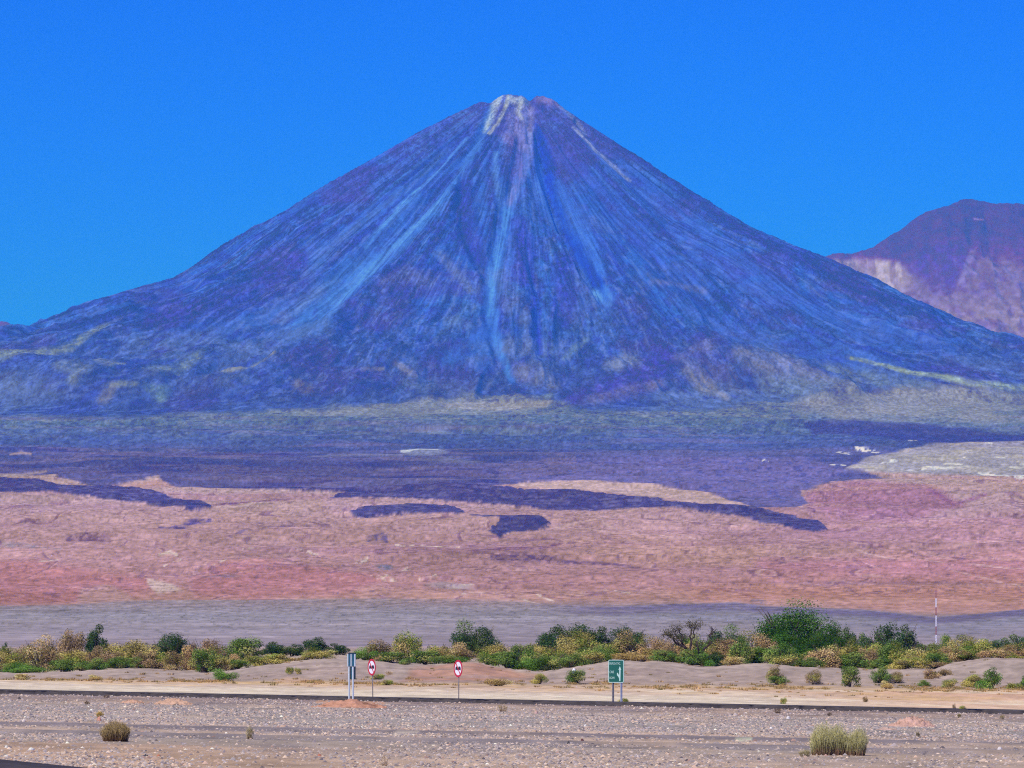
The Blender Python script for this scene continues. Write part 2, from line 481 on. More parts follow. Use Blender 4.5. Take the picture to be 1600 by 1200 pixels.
        rough = sstep(.42, .56, fbm(X / 9, Y / 90, 3, int(pts[0][0])))
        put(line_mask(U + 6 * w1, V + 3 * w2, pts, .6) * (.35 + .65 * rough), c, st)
    # pale salts, ash and fans
    for pts in [[(625, 893, 1), (638, 886, 2.6)], [(558, 880, 2.5), (575, 876, 1)], [(590, 906, 2), (605, 903, 1.6)], [(655, 908, 1.2), (680, 900, 1.5)], [(580, 905, 1), (620, 910, 1)],
                [(248, 868, 1), (266, 866, 3), (278, 869, 1)], [(258, 888, 1), (285, 878, 1)], [(330, 890, 1), (352, 880, 1.5)], [(700, 920, 1), (740, 916, 1.5)], [(722, 930, 1.5), (760, 928, 1)],
                [(840, 930, 1.5), (865, 940, 1.5)], [(810, 935, 1), (850, 946, 1)], [(60, 880, 1), (90, 875, 1)], [(465, 862, 1), (500, 867, 1)], [(380, 862, 1.5), (405, 860, 1)], [(620, 852, 1), (725, 857, 1.6)],
                [(1370, 958, 1), (1400, 960, 1)], [(940, 922, .8), (990, 930, .8)]]:
        put(line_mask(U + 5 * w1 + 6 * (n_fin - .5), V + 2 * w2 + 2.5 * (n_fin - .5), pts, .7) * sstep(.35, .5, fbm(X / 8, Y / 60, 3, 86)), (226, 200, 198), .85)
    put(poly_mask(Uw, Vw, [(236, 905), (262, 910), (292, 927), (250, 930), (238, 920)], 3), (212, 182, 184), .9)
    put(poly_mask(Uw, Vw, [(110, 945), (130, 925), (170, 915), (205, 928), (215, 945)], 4), (186, 150, 156), .7)
    put(poly_mask(Uw, Vw, [(660, 918), (690, 910), (730, 916), (745, 920), (700, 922)], 3), (170, 150, 166), .7)
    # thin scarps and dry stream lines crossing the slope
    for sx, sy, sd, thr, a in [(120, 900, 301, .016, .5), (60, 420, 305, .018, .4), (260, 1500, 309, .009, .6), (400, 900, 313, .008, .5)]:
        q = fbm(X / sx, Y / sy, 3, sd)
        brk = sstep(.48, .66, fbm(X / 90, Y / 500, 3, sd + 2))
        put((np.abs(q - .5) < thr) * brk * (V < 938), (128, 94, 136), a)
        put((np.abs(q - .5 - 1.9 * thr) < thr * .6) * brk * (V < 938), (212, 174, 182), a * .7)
    # flat gravel plain under the red slope
    toe = interp([(-900, 948), (0, 946), (110, 944), (200, 938), (400, 937), (600, 935), (800, 939), (880, 947), (950, 949), (1050, 944), (1150, 942), (1200, 948), (1350, 953), (1460, 965), (1520, 960), (1600, 952), (2500, 940)], U)
    below = sstep(-1.5, 1.5, V + 3 * w2 + 1.2 * w1 - toe)
    dark_edge = below * (1 - sstep(6, 16, V - toe - 5 * w1)) * sstep(820, 960, U)
    base = C.copy()
    rows2 = [(940, (168, 142, 158)), (952, (158, 144, 164)), (962, (158, 148, 168)), (975, (164, 150, 168)), (985, (158, 144, 162)), (1012, (164, 144, 160))]
    B = np.stack([np.interp(V + 3 * w2, [q[0] for q in rows2], [q[1][k] for q in rows2]) for k in range(3)], -1)
    C = base * (1 - below[..., None]) + B * below[..., None]
    put(below * sstep(900, 1100, U) * (1 - sstep(16, 40, V - toe)), (140, 136, 168), .55)
    put(dark_edge, (120, 108, 152), .9)
    put(below * sstep(.5, .75, fbm(X / 500, Y / 250, 4, 61)), (140, 130, 152), .45)
    dots = fbm(X / 3.2, Y / 34, 2, 63)
    put(below * sstep(.68, .78, dots) * sstep(1006, 985, V), (112, 108, 120), .6)
    put(below * sstep(.5, .68, fbm(X / 60, Y / 130, 4, 64)), (176, 160, 172), .35)
    put((V < 930) * sstep(.70, .8, fbm(X / 5, Y / 40, 2, 65)), (120, 96, 128), .5)
    # tracks
    for pts in [[(868, 824, .7), (940, 816, .8), (965, 806, .7), (1000, 799, .8)], [(870, 825, .6), (950, 833, .7), (1060, 842, .5)], [(940, 816, .5), (944, 820, 1), (1000, 836, .5)],
                [(1335, 860, .8), (1380, 868, .9), (1500, 882, .6), (1600, 890, .6), (1900, 905, .6)], [(1480, 893, .6), (1600, 916, .8), (1900, 945, .8)], [(1005, 764, .9), (1060, 782, .8), (1080, 789, .6)],
                [(920, 805, .5), (942, 812, .5)], [(1300, 850, .5), (1240, 842, .4)], [(1040, 833, .4), (1100, 845, .6)]]:
        put(line_mask(U + 2 * w1, V, pts, .8), (214, 176, 184), .7)
    # dark steppe at the volcano's foot, then lava tongues
    veg = poly_mask(U + 20 * w1 + 12 * (n_mid - .5), V + 7 * w2 + 7 * (n_mid - .5) + 3 * (n_fin - .5), VEGFIELD, 1.6)
    vrows = [(600, (98, 112, 168)), (625, (102, 120, 168)), (640, (104, 126, 166)), (662, (92, 118, 166)), (690, (74, 96, 164)), (712, (80, 92, 158)), (735, (86, 90, 154)), (770, (98, 96, 156))]
    G = np.stack([np.interp(V + 12 * (n_mid - .5), [q[0] for q in vrows], [q[1][k] for q in vrows]) for k in range(3)], -1)
    def putg(mask, c, a=1.0):
        nonlocal G
        m = (mask * a)[..., None]
        G = G * (1 - m) + np.array(c, float) * m
    putg(poly_mask(Uw, Vw, [(760, 728), (900, 716), (1250, 712), (1320, 735), (1280, 790), (1140, 790), (1040, 762), (820, 756)], 8), (118, 112, 176), .85)
    putg(sstep(.48, .7, fbm(X / 300, Y / 500, 4, 67)) * (V > 705) * (U < 780), (70, 72, 146), .8)
    putg(sstep(.5, .7, fbm(X / 260, Y / 360, 4, 71)) * sstep(706, 640, V), (136, 146, 172), .65)
    putg(sstep(.54, .64, fbm(X / 30, Y / 160, 3, 72)) * sstep(720, 650, V), (140, 150, 184), .45)
    putg(sstep(.44, .34, fbm(X / 24, Y / 120, 3, 74)), (60, 76, 160), .45)
    putg(sstep(.52, .8, fbm(X / 600, Y / 300, 4, 73)) * (V > 650), (120, 116, 176), .5)
    putg(sstep(.5, .62, fbm(X / 420, Y / 220, 5, 87)) * sstep(690, 706, V), (108, 108, 166), .55)
    putg(sstep(.55, .62, fbm(X / 200, Y / 120, 4, 88)) * sstep(690, 706, V) * (U < 900), (134, 122, 164), .45)
    putg(poly_mask(Uw, Vw, [(1255, 660), (1330, 654), (1400, 660), (1500, 668), (1700, 690), (1700, 704), (1480, 694), (1370, 684), (1270, 678)], 3), (62, 70, 156), .6)
    putg(poly_mask(Uw, Vw, [(480, 644), (640, 628), (730, 622), (860, 624), (840, 640), (720, 645), (560, 650)], 4), (142, 150, 178), .6)
    putg(poly_mask(Uw, Vw, [(690, 628), (860, 622), (850, 634), (780, 642), (700, 636)], 3), (160, 160, 180), .6)
    putg(poly_mask(Uw, Vw, [(1220, 630), (1340, 622), (1400, 640), (1330, 652), (1240, 648)], 6), (142, 146, 178), .5)
    putg(poly_mask(Uw, Vw, [(1240, 628), (1400, 596), (1900, 610), (1900, 680), (1500, 662), (1300, 655)], 10) * (.4 + .6 * sstep(.4, .6, n_mid)), (140, 144, 168), .75)
    putg(line_mask(U, V, [(480, 712, 1), (560, 709, 1.6), (690, 711, 1.2)], .8) , (140, 140, 176), .6)
    putg(poly_mask(Uw, Vw, [(640, 717), (700, 714), (760, 722), (740, 728), (690, 724)], 3), (140, 140, 172), .5)
    C = C * (1 - veg[..., None]) + G * veg[..., None]
    lava = np.zeros(U.shape, np.float32)
    for q in LAVA:
        lava = np.maximum(lava, poly_mask(U + 7 * w1 + 7 * (n_fin - .5) + 5 * (n_mid - .5), V + 2.4 * w2 + 4 * (n_fin - .5), q, .8))
    put(lava, (76, 74, 140), .95)
    put(lava * sstep(.5, .62, fbm(X / 22, Y / 60, 3, 77)), (112, 106, 160), .7)
    put(lava * sstep(.46, .34, fbm(X / 20, Y / 60, 3, 78)), (58, 58, 128), .6)
    put(poly_mask(Uw, Vw, [(820, 757), (900, 756), (1010, 760), (1090, 766), (1130, 775), (1170, 796), (1120, 793), (1000, 777), (880, 768), (800, 763)], 1.6), (190, 160, 172), 1)
    put(poly_mask(Uw, Vw, [(130, 756), (252, 749), (286, 758), (240, 765), (180, 760)], 1.2), (190, 150, 166), .95)
    for pts in [[(15, 711, 1), (32, 709, 2), (48, 711, 1)], [(0, 742, 2.4), (40, 741, 2.6), (72, 738, 1)]]:
        put(line_mask(U, V, pts, .6), (168, 150, 172), .9)
    # pale ash hill on the right with salt
    ash = poly_mask(U + 14 * w1, V + 3 * w2, [(1322, 736), (1345, 720), (1400, 704), (1450, 694), (1520, 690), (1600, 690), (2100, 700), (2100, 752), (1600, 748), (1480, 742), (1400, 739)], 2.2)
    put(ash, (160, 156, 182), .9)
    put(ash * sstep(.45, .7, fbm(X / 120, Y / 300, 4, 81)), (188, 176, 180), .7)
    put(ash * sstep(.55, .7, fbm(X / 90, Y / 220, 4, 83)) * sstep(712, 730, V), (222, 214, 214), .9)
    for pts in [[(1308, 705, 1.4), (1328, 708, 2.6)], [(1337, 700, 2), (1372, 706, 2.4)], [(1298, 727, 1.5), (1320, 729, 2)], [(1440, 736, 1), (1480, 732, 1.6), (1520, 729, 1)], [(1530, 741, 1), (1600, 748, 2.4)],
                [(1540, 692, 1.6), (1548, 693, 1.6)], [(1555, 715, 1), (1568, 717, 1.4)], [(1420, 691, .8), (1432, 690, 1)], [(1190, 718, 1), (1198, 718, 1)], [(1500, 722, 1), (1510, 719, 1.6)], [(1380, 722, 1), (1400, 721, 1.4)]]:
        put(line_mask(U + 10 * (n_fin - .5), V + 3 * (n_fin - .5), pts, .7) * sstep(.38, .5, fbm(X / 10, Y / 70, 3, 85)), (226, 224, 236), .95)
    put(poly_mask(U, V, [(628, 706), (640, 703), (662, 701), (688, 703), (702, 708), (660, 712), (638, 711)], 2), (134, 144, 190), .9)
    put(line_mask(U, V, [(627, 705, 1.6), (634, 705, 1.8), (650, 703, .8), (684, 703, 1.2)], .7), (206, 214, 236), .95)
    C = C * np.array((.985, 1.015, 1.0)) * (1 - veg[..., None]) + C * veg[..., None]
    # overall mottling
    k = 1 + .09 * (n_big - .5) * 2 + .10 * (n_mid - .5) * 2 + .20 * (n_fin - .5) * 2 * sstep(1005, 930, V) + .14 * (fbm(X / 7, Y / 40, 2, 49) - .5) * 2
    return C * k[..., None], lava

CONE_STREAKS = [   # pale scree and ash runs: line, colour, strength
    ([(768, 165, 3), (760, 192, 5), (748, 222, 5), (716, 278, 5), (686, 322, 6), (628, 378, 8), (572, 418, 12), (510, 460, 18), (478, 505, 20)], (84, 128, 208), .62),
    ([(735, 240, 2), (690, 272, 4), (640, 322, 7), (600, 368, 9), (548, 415, 10)], (82, 120, 206), .5),
    ([(700, 235, 3), (640, 292, 4), (560, 352, 5), (505, 395, 8), (485, 430, 8)], (94, 122, 200), .55),
    ([(600, 280, 2), (540, 330, 3), (480, 390, 5)], (92, 112, 196), .4),
    ([(774, 240, 3), (777, 280, 4), (783, 325, 4)], (98, 130, 206), .75),
    ([(826, 210, 4), (822, 245, 5), (808, 290, 5), (792, 325, 5), (784, 375, 5), (774, 420, 7), (768, 465, 7), (768, 505, 5), (780, 548, 4), (800, 592, 3)], (88, 134, 218), .75),
    ([(768, 505, 6), (740, 540, 8), (700, 565, 8)], (76, 116, 208), .55), ([(770, 500, 3), (762, 545, 6), (756, 575, 7)], (70, 112, 206), .5),
    ([(896, 200, 1.5), (925, 230, 2.2), (955, 258, 2.6), (985, 282, 1.5)], (160, 156, 204), .85),
    ([(985, 282, 1.5), (1050, 345, 4), (1120, 410, 8), (1200, 470, 8)], (84, 112, 206), .5),
    ([(845, 255, 3), (842, 300, 6), (870, 350, 5)], (84, 122, 214), .6),
    ([(872, 285, 5), (900, 340, 10), (920, 385, 9), (940, 425, 5)], (78, 116, 210), .65),
    ([(910, 260, 4), (960, 320, 8), (1020, 390, 12), (1090, 450, 12)], (80, 106, 204), .5),
    ([(1050, 320, 4), (1140, 400, 8), (1250, 470, 10), (1360, 520, 12), (1480, 548, 8)], (80, 108, 200), .5),
    ([(932, 455, 5), (942, 460, 8), (950, 468, 6)], (104, 146, 222), .75),
    ([(1120, 500, 6), (1240, 545, 8), (1350, 570, 6)], (84, 106, 200), .4),
    ([(330, 520, 6), (410, 500, 10), (470, 470, 10), (520, 440, 8)], (96, 116, 190), .45),
    ([(440, 500, 3), (470, 478, 4), (500, 452, 4)], (112, 130, 198), .6),
]
CONE_STREAKS += [
    ([(730, 215, 1.5), (690, 262, 2), (650, 300, 2.4), (606, 345, 3), (570, 385, 3)], (100, 146, 226), .6),
    ([(700, 300, 1.5), (665, 338, 2.4), (622, 378, 2.6), (570, 425, 4), (520, 470, 5)], (100, 142, 222), .6),
    ([(650, 350, 2), (600, 400, 3), (548, 452, 4), (500, 510, 6)], (96, 136, 216), .5),
    ([(560, 350, 2), (520, 385, 3), (490, 400, 5)], (104, 124, 204), .5), ([(480, 425, 2), (440, 470, 3), (400, 500, 4)], (106, 124, 200), .45),
    ([(905, 215, 1), (960, 270, 2), (1020, 330, 2.4), (1090, 400, 3), (1180, 470, 4)], (84, 120, 212), .45),
    ([(960, 240, 1.5), (1040, 310, 3), (1130, 390, 4), (1230, 455, 5)], (80, 112, 206), .45),
    ([(1000, 420, 3), (1100, 500, 5), (1200, 540, 5)], (88, 116, 204), .4), ([(1180, 480, 4), (1300, 540, 6), (1400, 570, 5)], (84, 118, 206), .45),
    ([(812, 330, 2), (800, 380, 3), (795, 430, 4)], (84, 114, 208), .4), ([(760, 250, 2), (752, 300, 3), (760, 350, 4)], (80, 120, 210), .45),
]
CONE_DARK = [  # dark rock runs, plus gully-wall shade painted into the rock colour
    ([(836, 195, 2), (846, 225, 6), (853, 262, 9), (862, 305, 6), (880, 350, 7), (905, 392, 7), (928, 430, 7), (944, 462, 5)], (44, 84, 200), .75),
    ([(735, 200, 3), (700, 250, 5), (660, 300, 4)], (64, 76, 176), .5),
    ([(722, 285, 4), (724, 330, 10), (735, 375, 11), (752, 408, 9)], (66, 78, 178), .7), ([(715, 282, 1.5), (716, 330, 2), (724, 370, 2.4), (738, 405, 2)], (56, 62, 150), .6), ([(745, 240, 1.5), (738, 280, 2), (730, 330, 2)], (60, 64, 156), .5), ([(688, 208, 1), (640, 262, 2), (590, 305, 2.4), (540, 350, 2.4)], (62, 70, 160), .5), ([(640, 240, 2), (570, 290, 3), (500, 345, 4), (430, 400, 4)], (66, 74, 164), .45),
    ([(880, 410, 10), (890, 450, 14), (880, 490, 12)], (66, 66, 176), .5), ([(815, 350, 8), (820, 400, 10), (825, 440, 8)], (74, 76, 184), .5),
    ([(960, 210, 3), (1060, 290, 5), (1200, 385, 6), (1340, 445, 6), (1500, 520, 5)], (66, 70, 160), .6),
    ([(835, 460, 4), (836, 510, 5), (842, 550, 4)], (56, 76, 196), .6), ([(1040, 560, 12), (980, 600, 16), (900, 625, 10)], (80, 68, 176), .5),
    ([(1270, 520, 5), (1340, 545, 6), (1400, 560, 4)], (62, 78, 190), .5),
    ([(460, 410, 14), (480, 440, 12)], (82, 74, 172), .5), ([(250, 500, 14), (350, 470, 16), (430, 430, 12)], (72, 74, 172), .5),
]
CONE_TAN = [
    ([(-60, 572, 10), (0, 560, 8), (60, 553, 5), (110, 545, 5), (160, 520, 4), (175, 512, 2)], (140, 142, 166), 0.95),
    ([(160, 565, 4), (185, 572, 4), (195, 570, 2)], (138, 138, 166), 0.81), ([(100, 575, 6), (130, 580, 10), (120, 598, 6)], (122, 126, 164), 0.74),
    ([(230, 575, 3), (270, 578, 7), (300, 560, 5), (315, 550, 3)], (128, 134, 166), 0.81), ([(330, 582, 2), (385, 577, 4), (430, 555, 3)], (148, 140, 164), 0.88),
    ([(180, 605, 3), (215, 603, 3)], (152, 148, 160), 0.81), ([(230, 605, 3), (250, 612, 7), (255, 625, 4)], (122, 138, 166), 0.68), ([(165, 625, 6), (175, 610, 6)], (136, 126, 158), 0.68),
    ([(620, 570, 3), (640, 585, 4), (655, 592, 2)], (136, 126, 166), 0.68), ([(570, 580, 3), (600, 578, 2)], (136, 126, 160), 0.68), ([(465, 600, 5), (480, 610, 5)], (126, 117, 160), 0.68),
    ([(815, 580, 8), (840, 588, 12), (865, 600, 7)], (126, 124, 172), 0.74), ([(790, 548, 4), (830, 545, 6)], (106, 116, 180), 0.68), ([(955, 570, 6), (985, 562, 10)], (128, 128, 174), 0.81),
    ([(882, 560, 3), (895, 545, 4), (915, 530, 3)], (114, 130, 180), 0.74), ([(1075, 582, 6), (1100, 600, 8), (1135, 622, 3)], (144, 133, 166), 0.81), ([(930, 625, 6), (980, 612, 8), (1030, 600, 5)], (122, 113, 170), 0.68),
    ([(1080, 550, 4), (1100, 545, 8), (1110, 550, 6)], (118, 116, 178), 0.68), ([(1155, 560, 10), (1200, 572, 16), (1260, 590, 12), (1300, 600, 5)], (126, 122, 172), 0.81),
    ([(1330, 560, 2), (1420, 582, 3), (1520, 602, 4), (1640, 615, 5)], (154, 156, 168), 0.94), ([(1020, 438, 3), (1060, 445, 3), (1100, 455, 4)], (114, 118, 186), 0.68),
    ([(690, 400, 5), (715, 430, 5), (735, 455, 4)], (110, 120, 182), 0.68), ([(600, 440, 6), (640, 430, 8), (670, 445, 6)], (106, 116, 180), 0.54), ([(780, 430, 6), (800, 470, 10), (815, 500, 8)], (106, 120, 186), 0.61),
    ([(900, 425, 8), (915, 470, 8), (900, 500, 6)], (98, 112, 182), 0.54), ([(700, 500, 5), (730, 510, 6)], (106, 124, 188), 0.54), ([(740, 620, 3), (840, 625, 5), (860, 618, 3)], (162, 166, 174), 0.81),
    ([(690, 520, 3), (740, 480, 4)], (106, 126, 190), 0.47),
]
CONE_TAN += [
    ([(-60, 590, 10), (40, 600, 14), (90, 615, 8)], (108, 116, 164), .5), ([(300, 600, 10), (330, 590, 12), (380, 600, 8)], (100, 110, 166), .5),
    ([(350, 560, 10), (420, 535, 12), (500, 515, 12)], (98, 112, 176), .55), ([(1300, 575, 8), (1400, 600, 12), (1500, 620, 10)], (128, 134, 168), .6),
    ([(1200, 600, 10), (1290, 612, 12), (1340, 610, 8)], (124, 130, 168), .6), ([(640, 600, 8), (720, 606, 10), (760, 600, 6)], (100, 112, 172), .5),
    ([(1060, 560, 6), (1130, 590, 12), (1160, 610, 8)], (114, 112, 166), .5), ([(1480, 560, 6), (1560, 575, 8), (1640, 590, 8)], (100, 112, 176), .45)]
CONE_TOP = [
    ([(780, 148, 4), (776, 160, 5), (772, 175, 4), (764, 192, 4), (756, 206, 2)], (186, 182, 204), .75), ([(796, 152, 3), (790, 170, 2), (776, 195, 2), (764, 208, 2)], (196, 184, 194), .8),
    ([(805, 158, 5), (815, 160, 6), (808, 175, 3), (816, 185, 3)], (190, 178, 194), .75), ([(800, 152, 2), (822, 154, 2)], (170, 172, 206), .6),
    ([(800, 178, 5), (808, 205, 9), (812, 225, 7), (795, 215, 8)], (134, 124, 190), .75), ([(826, 170, 5), (824, 200, 6), (822, 230, 5)], (140, 130, 190), .75),
    ([(815, 205, 5), (825, 240, 6), (812, 280, 5), (795, 318, 4)], (124, 120, 194), .7), ([(848, 155, 7), (862, 158, 6), (876, 168, 3)], (140, 116, 176), .75),
    ([(876, 168, 2.5), (890, 180, 3), (905, 196, 3), (915, 212, 2)], (134, 138, 188), .7), ([(800, 222, 6), (806, 250, 10), (802, 270, 8)], (104, 92, 176), .5),
]
SCREE_L = [(cone_line(p), c, s) for p, c, s in CONE_STREAKS]
def conv(L): return [(cone_line(p), c, s) for p, c, s in L]
CONE_ALL = conv(CONE_DARK) + conv(CONE_STREAKS) + conv(CONE_TAN) + conv(CONE_TOP)

def cone_colour(X, Z, r, th, sc):
    alt = Z
    rows = [(1080, (78, 95, 166)), (1250, (77, 93, 168)), (1450, (72, 94, 172)), (1700, (66, 96, 178)), (2000, (62, 97, 182)), (2400, (66, 98, 182)), (2800, (80, 100, 182)), (3060, (110, 112, 186))]
    C = np.stack([np.interp(alt, [q[0] for q in rows], [q[1][k] for q in rows]) for k in range(3)], -1)
    def put(mask, c, a=1.0):
        nonlocal C
        m = (mask * a)[..., None]
        C = C * (1 - m) + np.array(c, float) * m
    warp = 36 * (fbm(X / 170, Z / 170, 4, 91) - .5)
    upper = sstep(1450, 1850, alt)
    right = sstep(-200, 700, X)
    st1 = fbm(th * 30 + .01 * warp, r / 900, 4, 93)
    st2 = fbm(th * 95 + .02 * warp, r / 420, 4, 95)
    st3 = fbm(th * 260, r / 260, 3, 96)
    blot = fbm(X / 130, Z / 90, 5, 97)
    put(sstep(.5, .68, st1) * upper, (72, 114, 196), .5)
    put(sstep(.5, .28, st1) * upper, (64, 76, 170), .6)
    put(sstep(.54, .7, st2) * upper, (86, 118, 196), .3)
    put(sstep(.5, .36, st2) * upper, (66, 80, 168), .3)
    put(sc, (62, 102, 198), .6)
    put(sstep(.54, .72, blot), (88, 104, 188), .45)
    put(sstep(.47, .3, blot), (66, 80, 176), .45)
    put(sstep(.54, .72, fbm(X / 420, Z / 170, 5, 99)) * (1 - upper), (112, 122, 176), .6)
    put(sstep(.54, .7, fbm(X / 300 + 9, Z / 170, 5, 101)), (84, 78, 164), .5)
    # short flecks of pale rock lying down the fall line, and dark crags
    fl = fbm(th * 150, r / 110, 3, 103)
    put(sstep(.6, .72, fl) * sstep(2500, 2200, alt), (112, 124, 196), .5)
    put(sstep(.4, .3, fl) * sstep(2700, 2300, alt), (62, 72, 166), .45)
    Xw = X + warp * .5 + 7 * (fbm(X / 26, Z / 40, 3, 104) - .5)
    Zw = Z + 18 * (fbm(X / 90, Z / 120, 3, 105) - .5)
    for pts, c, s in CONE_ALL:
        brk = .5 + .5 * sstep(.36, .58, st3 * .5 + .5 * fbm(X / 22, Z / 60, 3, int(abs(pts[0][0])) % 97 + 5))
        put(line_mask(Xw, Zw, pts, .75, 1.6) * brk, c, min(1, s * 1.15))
    cr = 1 - .6 * sc
    k = 1 + .3 * cr * (fbm(X / 8, Z / 9, 2, 107) - .5) + .3 * cr * (fbm(X / 24, Z / 22, 3, 108) - .5) + .26 * (st3 - .5) * upper + .22 * (st2 - .5)
    C = C * np.array((.93, 1.05, 1.04))
    return C * k[..., None]

def build_far():
    # columns by bearing, rows by distance
    dense = np.arange(-830, 831, 1.45)
    side = np.geomspace(6, 1100, 70)
    u = np.concatenate([-830 - side[::-1], dense, 830 + side])
    rows = [range_of(v) for v in np.arange(1011, 650, -1.15)]
    rows = [1190.0] + [y for y in rows if y > 1200]
    y = rows[-1]
    while y < 24900: y += 26; rows.append(y)
    while y < 29300: y += 6.5; rows.append(y)
    while y < 35500: y += 90; rows.append(y)
    rows = np.array(rows)
    Yg, Ug = np.meshgrid(rows, u, indexing='ij')
    X = Ug / F * Yg
    Y = Yg
    U = Ug + 800
    V = band(Y)
    shp = X.shape
    z = far_base(X, Y)
    zc, r, th = cone_base(X, Y)
    # plain relief
    far = Y < 25500
    z = z + (sstep(7000, 9500, Y) * (6 * (fbm(X / 420, Y / 420, 3, 3) - .5) + 26 * (ridge(X / 900, Y / 700, 3, 4) - .6)) + sstep(1500, 5000, Y) * 2.0 * (fbm(X / 120, Y / 120, 3, 6) - .5)) * (1 - sstep(25000, 26500, Y) * .5)
    z = z + sstep(8000, 9500, Y) * (1 - sstep(24500, 26500, Y)) * (22 * (fbm(X / 620, Y / 620, 3, 9) - .5) * sstep(11000, 13500, Y) + 6 * (ridge(X / 130, Y / 300, 3, 10) - .6))
    colr = np.zeros(shp + (3,))
    Vz = 1030 - (z - EYE) / Y * F
    V = np.where(Y > 22500, Vz, V)
    foot = interp([(-900, 640), (0, 650), (120, 653), (200, 651), (300, 645), (420, 640), (500, 641), (560, 632), (640, 624), (730, 616), (800, 612), (860, 620), (900, 637), (1000, 641), (1100, 642),
                   (1150, 634), (1200, 625), (1300, 617), (1370, 606), (1420, 598), (1500, 604), (1600, 618), (2400, 640)], U)
    foot = foot + 7 * (fbm(X / 200, z / 60, 4, 13) - .5) * 2 + 3 * (fbm(X / 40, z / 20, 3, 14) - .5)
    wcone = sstep(4.5, -4.5, V - foot) * (Y > 21500)
    is_cone = wcone > 0
    pm = wcone < 1
    c, lava = land_colour(U[pm], V[pm], X[pm], Y[pm])
    colr[pm] = c
    lv = np.zeros(shp); lv[pm] = lava
    z = z + lv * (2 + 4 * ridge(X / 70, Y / 200, 3, 15))
    cm = Y > 23000
    # volcano relief: radial ribs, hummocks, gullies
    Xc, rc, tc, zz = X[cm], r[cm], th[cm], z[cm]
    infl = sstep(-60, 120, zc[cm] - plainH(Y[cm]))
    up = sstep(60, 500, rc) * infl
    w = .5 * (fbm(Xc / 300, zz / 300, 3, 21) - .5)
    rib = ridge(tc * 7 + 2 * w, rc / 2600, 2, 17) - .6
    rib2 = ridge(tc * 30 + 4 * w, rc / 900, 3, 18) - .6
    rib3 = ridge(tc * 90 + 6 * w, rc / 260, 3, 19) - .6
    scree = np.zeros(Xc.shape, np.float32)
    for L, c_, s_ in SCREE_L: scree = np.maximum(scree, line_mask(Xc, zz, L, .7, 2.0) * min(1, s_ * 1.5))
    scree = np.maximum(scree, .8 * sstep(.5, .62, fbm(tc * 6 + 2, rc / 1500, 3, 33)) * sstep(350, 700, rc) * (1 - sstep(2200, 2700, rc)))
    crag = 1 - .85 * scree
    dz = up * (np.minimum(rc, 2600) / 2600 * 105 * rib + np.minimum(rc + 300, 1500) / 1500 * 44 * rib2 * (.35 + .65 * crag) + 11 * rib3 * crag)
    low = sstep(1700, 2700, rc)
    dz = dz + infl * low * (90 * (fbm(Xc / 520, Y[cm] / 420, 4, 25) - .5) + 26 * (ridge(Xc / 150, Y[cm] / 150, 3, 27) - .6))
    dz = dz + infl * 10 * crag * (ridge(Xc / 60, Y[cm] / 60, 3, 28) - .6)
    front = (Y[cm] < CY)
    for L, d in GULLY_L: dz = dz - 1.3 * d * line_mask(Xc, zz, L, .9, 1.2) * front
    for L, d in RIDGE_L: dz = dz + 1.7 * d * line_mask(Xc, zz, L, .95, 1.3) * front * infl
    # jagged summit
    dz = dz + (1 - sstep(100, 420, rc)) * 26 * (ridge(Xc / 45, Y[cm] / 45, 3, 29) - .75)
    z[cm] = zz + dz
    # notch between the two summit knobs, and their shoulders
    near = (np.abs(Yg - CY) < 500)
    z = z - near * (30 * np.exp(-((X - 96) / 22) ** 2) + 10 * np.exp(-((X - 20) / 16) ** 2) * (Yg < CY))
    z = z - near * (16 * np.exp(-((X + 110) / 40) ** 2))
    sc = np.zeros(shp, np.float32); sc[cm] = scree
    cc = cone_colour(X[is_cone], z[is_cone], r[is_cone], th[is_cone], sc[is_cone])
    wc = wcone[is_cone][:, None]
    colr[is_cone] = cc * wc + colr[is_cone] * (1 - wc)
    # blend of the two covers at the foot
    z[0] -= 0.6
    D = np.sqrt(X * X + Y * Y).ravel()
    lit = np.where(is_cone.ravel()[:, None], np.array((1.27, 1.22, 1.29))[None], LIT[None])
    alb = rock(lin(np.clip(colr.reshape(-1, 3), 0, 255)), D, lit)
    V3 = np.stack([X.ravel(), Y.ravel(), z.ravel()], 1)
    nr, nc = shp
    mcone = ground_mat('volcanic_rock', .06, .2, .36, 4.0, .5)
    mpl = ground_mat('desert_soil', .05, .35, .32, 2.0, .5)
    # split into the ground sheet and the volcano along one row
    k = int(np.searchsorted(rows, 24300))
    o = mesh_np('desert_plain', V3[:(k + 1) * nc], grid_faces(k + 1, nc), mpl, alb[:(k + 1) * nc], True)
    tag(o, 'wide pink and red desert slope with dark lava tongues below the volcano', 'ground', kind='structure')
    o = mesh_np('volcano', V3[k * nc:], grid_faces(nr - k, nc), mcone, alb[k * nc:], True)
    tag(o, 'tall blue conical volcano with pale streaks running down from its summit', 'volcano', kind='structure')

